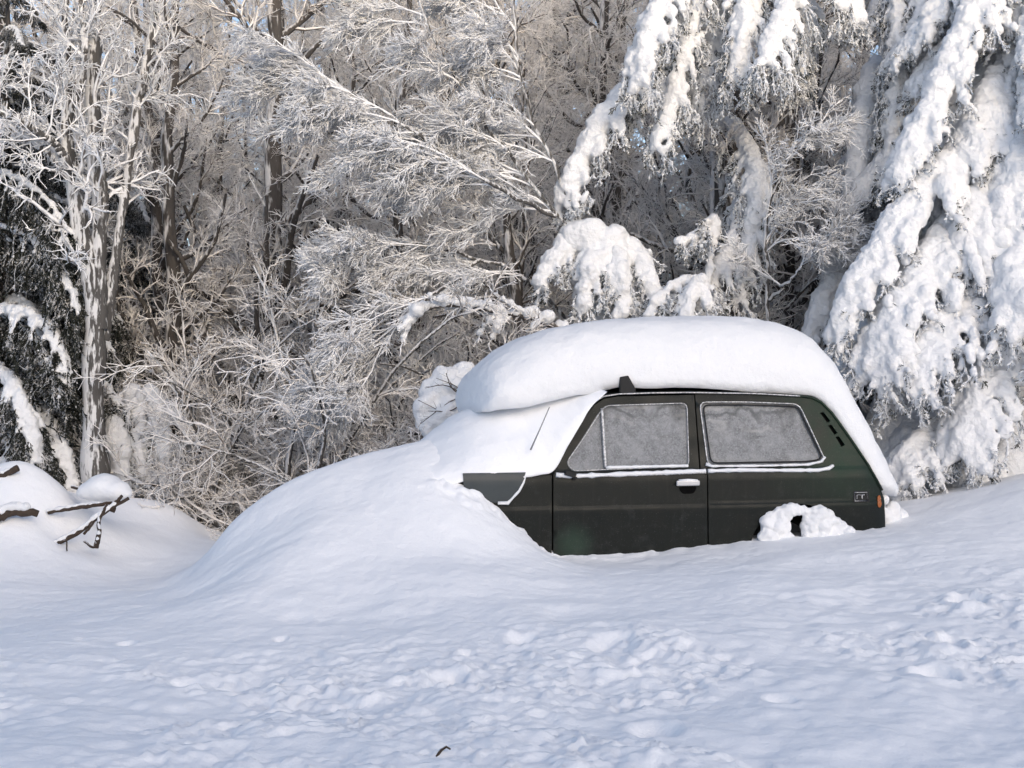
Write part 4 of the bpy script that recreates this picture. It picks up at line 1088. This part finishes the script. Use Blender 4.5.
# ---- forked tree at the left
O = P(95, 500, 14.6); ft = empty('forked_tree', tuple(O)); tag(ft, 'forked grey tree with rough rimed trunk beside the heap of branches', 'tree')
rg = np.random.default_rng(71); a = MB(); b = MB(); Ts = []
for pts, r0, r1, sd in [([(97, 520, 14.6), (95, 470, 14.6), (93, 400, 14.6), (95, 330, 14.6), (92, 290, 14.6), (88, 262, 14.6), (80, 225, 14.6), (73, 180, 14.55), (66, 130, 14.5), (68, 80, 14.5), (64, 20, 14.5), (66, -60, 14.5)], .135, .032, 1),
                    ([(98, 330, 14.62), (98, 270, 14.65), (101, 210, 14.65), (97, 150, 14.65), (92, 90, 14.6), (95, 40, 14.6), (98, -60, 14.6)], .10, .05, 2),
                    ([(104, 340, 14.7), (112, 280, 14.75), (124, 200, 14.8), (135, 120, 14.9), (150, 40, 15), (158, -40, 15)], .06, .03, 3),
                    ([(76, 190, 14.55), (60, 150, 14.4), (35, 130, 14.2), (5, 115, 14.1), (-40, 95, 14)], .05, .02, 4),
                    ([(72, 175, 14.55), (45, 150, 14.5), (10, 135, 14.5), (-40, 130, 14.5)], .045, .02, 5),
                    ([(66, 130, 14.5), (85, 60, 14.4), (80, 0, 14.4), (75, -60, 14.4)], .035, .02, 6)]:
    A = np.array([P(*p) for p in pts]) - O
    T, TR = poly_trunk(A, r0, r1, 90, rg, .004); TR = TR * (1 + .18 * fbm(T * 3, 2, sd)); Ts.append((T, TR))
    tubes(a, T, TR, 28)
    q1, r1_ = spawn(T, TR, 14, .3, 1, .35, 1.1, .9, 8, rg, up=.02, jit=.2, rs=.35, rmin=.010)
    q2, r2_ = spawn(q1, r1_, 7, .15, 1, .15, .5, .8, 6, rg, jit=.24, rs=.8, rmin=.008); q3, r3_ = spawn(q2, r2_, 7, .1, 1, .06, .2, .8, 4, rg, jit=.24, rs=.9, rmin=.0065)
    tubes(b, q1, r1_, 5); tubes(b, q2, r2_, 4); tubes(b, q3, r3_, 3)
V = np.concatenate(a.v); a.v = [V + .022 * fbm(V * np.array([13, 13, 2.2]), 3, 5)[:, None] * nrm(np.cross(V, [0, 0, 1]) + 1e-6)]
link('trunk', a.mesh('trunk', BARK_PALE), ft); link('crown', b.mesh('crown', TWIG_W), ft)

# ---- heap of branches and rails at the left
def stick(name, label, pts, r, cat='branch', kinds_=None, snow=0.0, seed=0, sides=8):
    rg = np.random.default_rng(seed); W = np.array([P(*p) for p in pts]); O = W[0]
    T, TR = poly_trunk(W - O, r[0], r[1], 16, rg, r[0] * .12)
    TR = TR * (1 + .28 * fbm(T * 4, 3, seed))
    mb = MB(); tubes(mb, T, TR, sides, cap=True); o = link(name, mb.mesh(name, WOOD), None, tuple(O)); tag(o, label, cat)
    if snow:
        cs = []; rr = []
        for t in np.arange(0, 1, .018):
            if t < .86: k_ = min(int(t * 15), 14); cs.append(T[0, k_] * (1 - t * 15 + k_) + T[0, k_ + 1] * (t * 15 - k_) + np.array([0, 0, r[0] * .8])); rr.append(snow * rg.uniform(.35, .85))
        if cs: link('snow_strip', blob_mesh('snow_strip', cs, rr, .008, SNOW_B, 2, .005, 20, seed=seed), o)
    return o
stick('fallen_branch', 'long dark branch slanting down into the snow, front of the heap', [(38, 553, 12.1), (62, 541, 12.15), (85, 528, 12.2), (105, 512, 12.25), (129, 498, 12.3)], (.023, .015), snow=.030, seed=1)
stick('fallen_branch', 'straight dark rail across the heap under the snow dome', [(48, 512.5, 12.35), (75, 508, 12.35), (112, 503, 12.35)], (.019, .016), snow=.024, seed=2)
stick('fallen_branch', 'thin branch along the back of the heap below the snow dome', [(72, 487, 12.7), (85, 490, 12.6), (100, 494, 12.5)], (.014, .010), snow=.015, seed=3)
stick('fallen_branch', 'short upright forked stub propping the heap', [(96, 548, 12.1), (99, 533, 12.15), (99, 520, 12.2), (107, 505, 12.25)], (.021, .014), snow=.02, seed=4)
stick('fallen_branch', 'small curved twig under the slanting branch', [(58, 543, 12.05), (66, 541, 12.05), (67, 551, 12.0)], (.011, .007), seed=5)
stick('fallen_log', 'dark log over the hollow at the left edge of the heap', [(-30, 526, 12.0), (-5, 519, 12.0), (12, 513, 12.05), (38, 514, 12.1)], (.06, .03), cat='log', snow=.05, seed=6, sides=12)
stick('fallen_branch', 'frosted branch poking up at the left edge of the heap', [(-25, 483, 12.5), (0, 476, 12.5), (18, 468, 12.5)], (.035, .03), snow=.02, seed=7)
stick('fallen_branch', 'thin dark twig crossing behind the upright stub', [(84, 534, 12.2), (91, 526, 12.2), (97, 517, 12.22)], (.012, .009), seed=8)
stick('fallen_branch', 'short broken stub pointing up from the end of the dark rail', [(112, 512, 12.3), (116, 503, 12.3), (122, 496, 12.28)], (.020, .013), snow=.014, seed=9)
stick('fallen_branch', 'bent twig at the foot of the upright stub', [(84, 541, 12.05), (92, 547, 12.02), (97, 547, 12.05)], (.009, .008), seed=10)
dome = [(104, 488, 12.5, .17), (92, 491, 12.5, .12), (116, 491, 12.45, .13), (124, 494, 12.42, .07), (84, 493, 12.5, .07)]
me = blob_mesh('snow_dome', [P(*d[:3]) for d in dome], [d[3] for d in dome], .014, SNOW, 14, .006, 7, squash=(1, 1, .72))
tag(link('snow_dome', me), 'rounded cap of snow on the end of the branch heap', 'snow')

# twig scraps on the trampled snow
for i, (px, py, Y, l, lab) in enumerate([(443, 763, 6.3, .03, 'dark stub of wood sticking out at the bottom of the snow')]):
    w = P(px, py, Y); x, y = w[0], w[1]; z = float(ground_z(x, y, True)[0])
    rg = np.random.default_rng(i); mb = MB(); pts = np.array([[-l, 0, -.01], [-.2 * l, .01, .015], [.5 * l, .0, .03], [l, -.01, .02]])
    tubes(mb, pts, np.array([.010, .012, .009, .006]) * l / .05, 6, True); o = link('wood_scrap', mb.mesh('wood_scrap', WOOD), None, (x, y, z + .005)); o.rotation_euler = (0, 0, rg.uniform(-.5, .9)); tag(o, lab, 'twig')
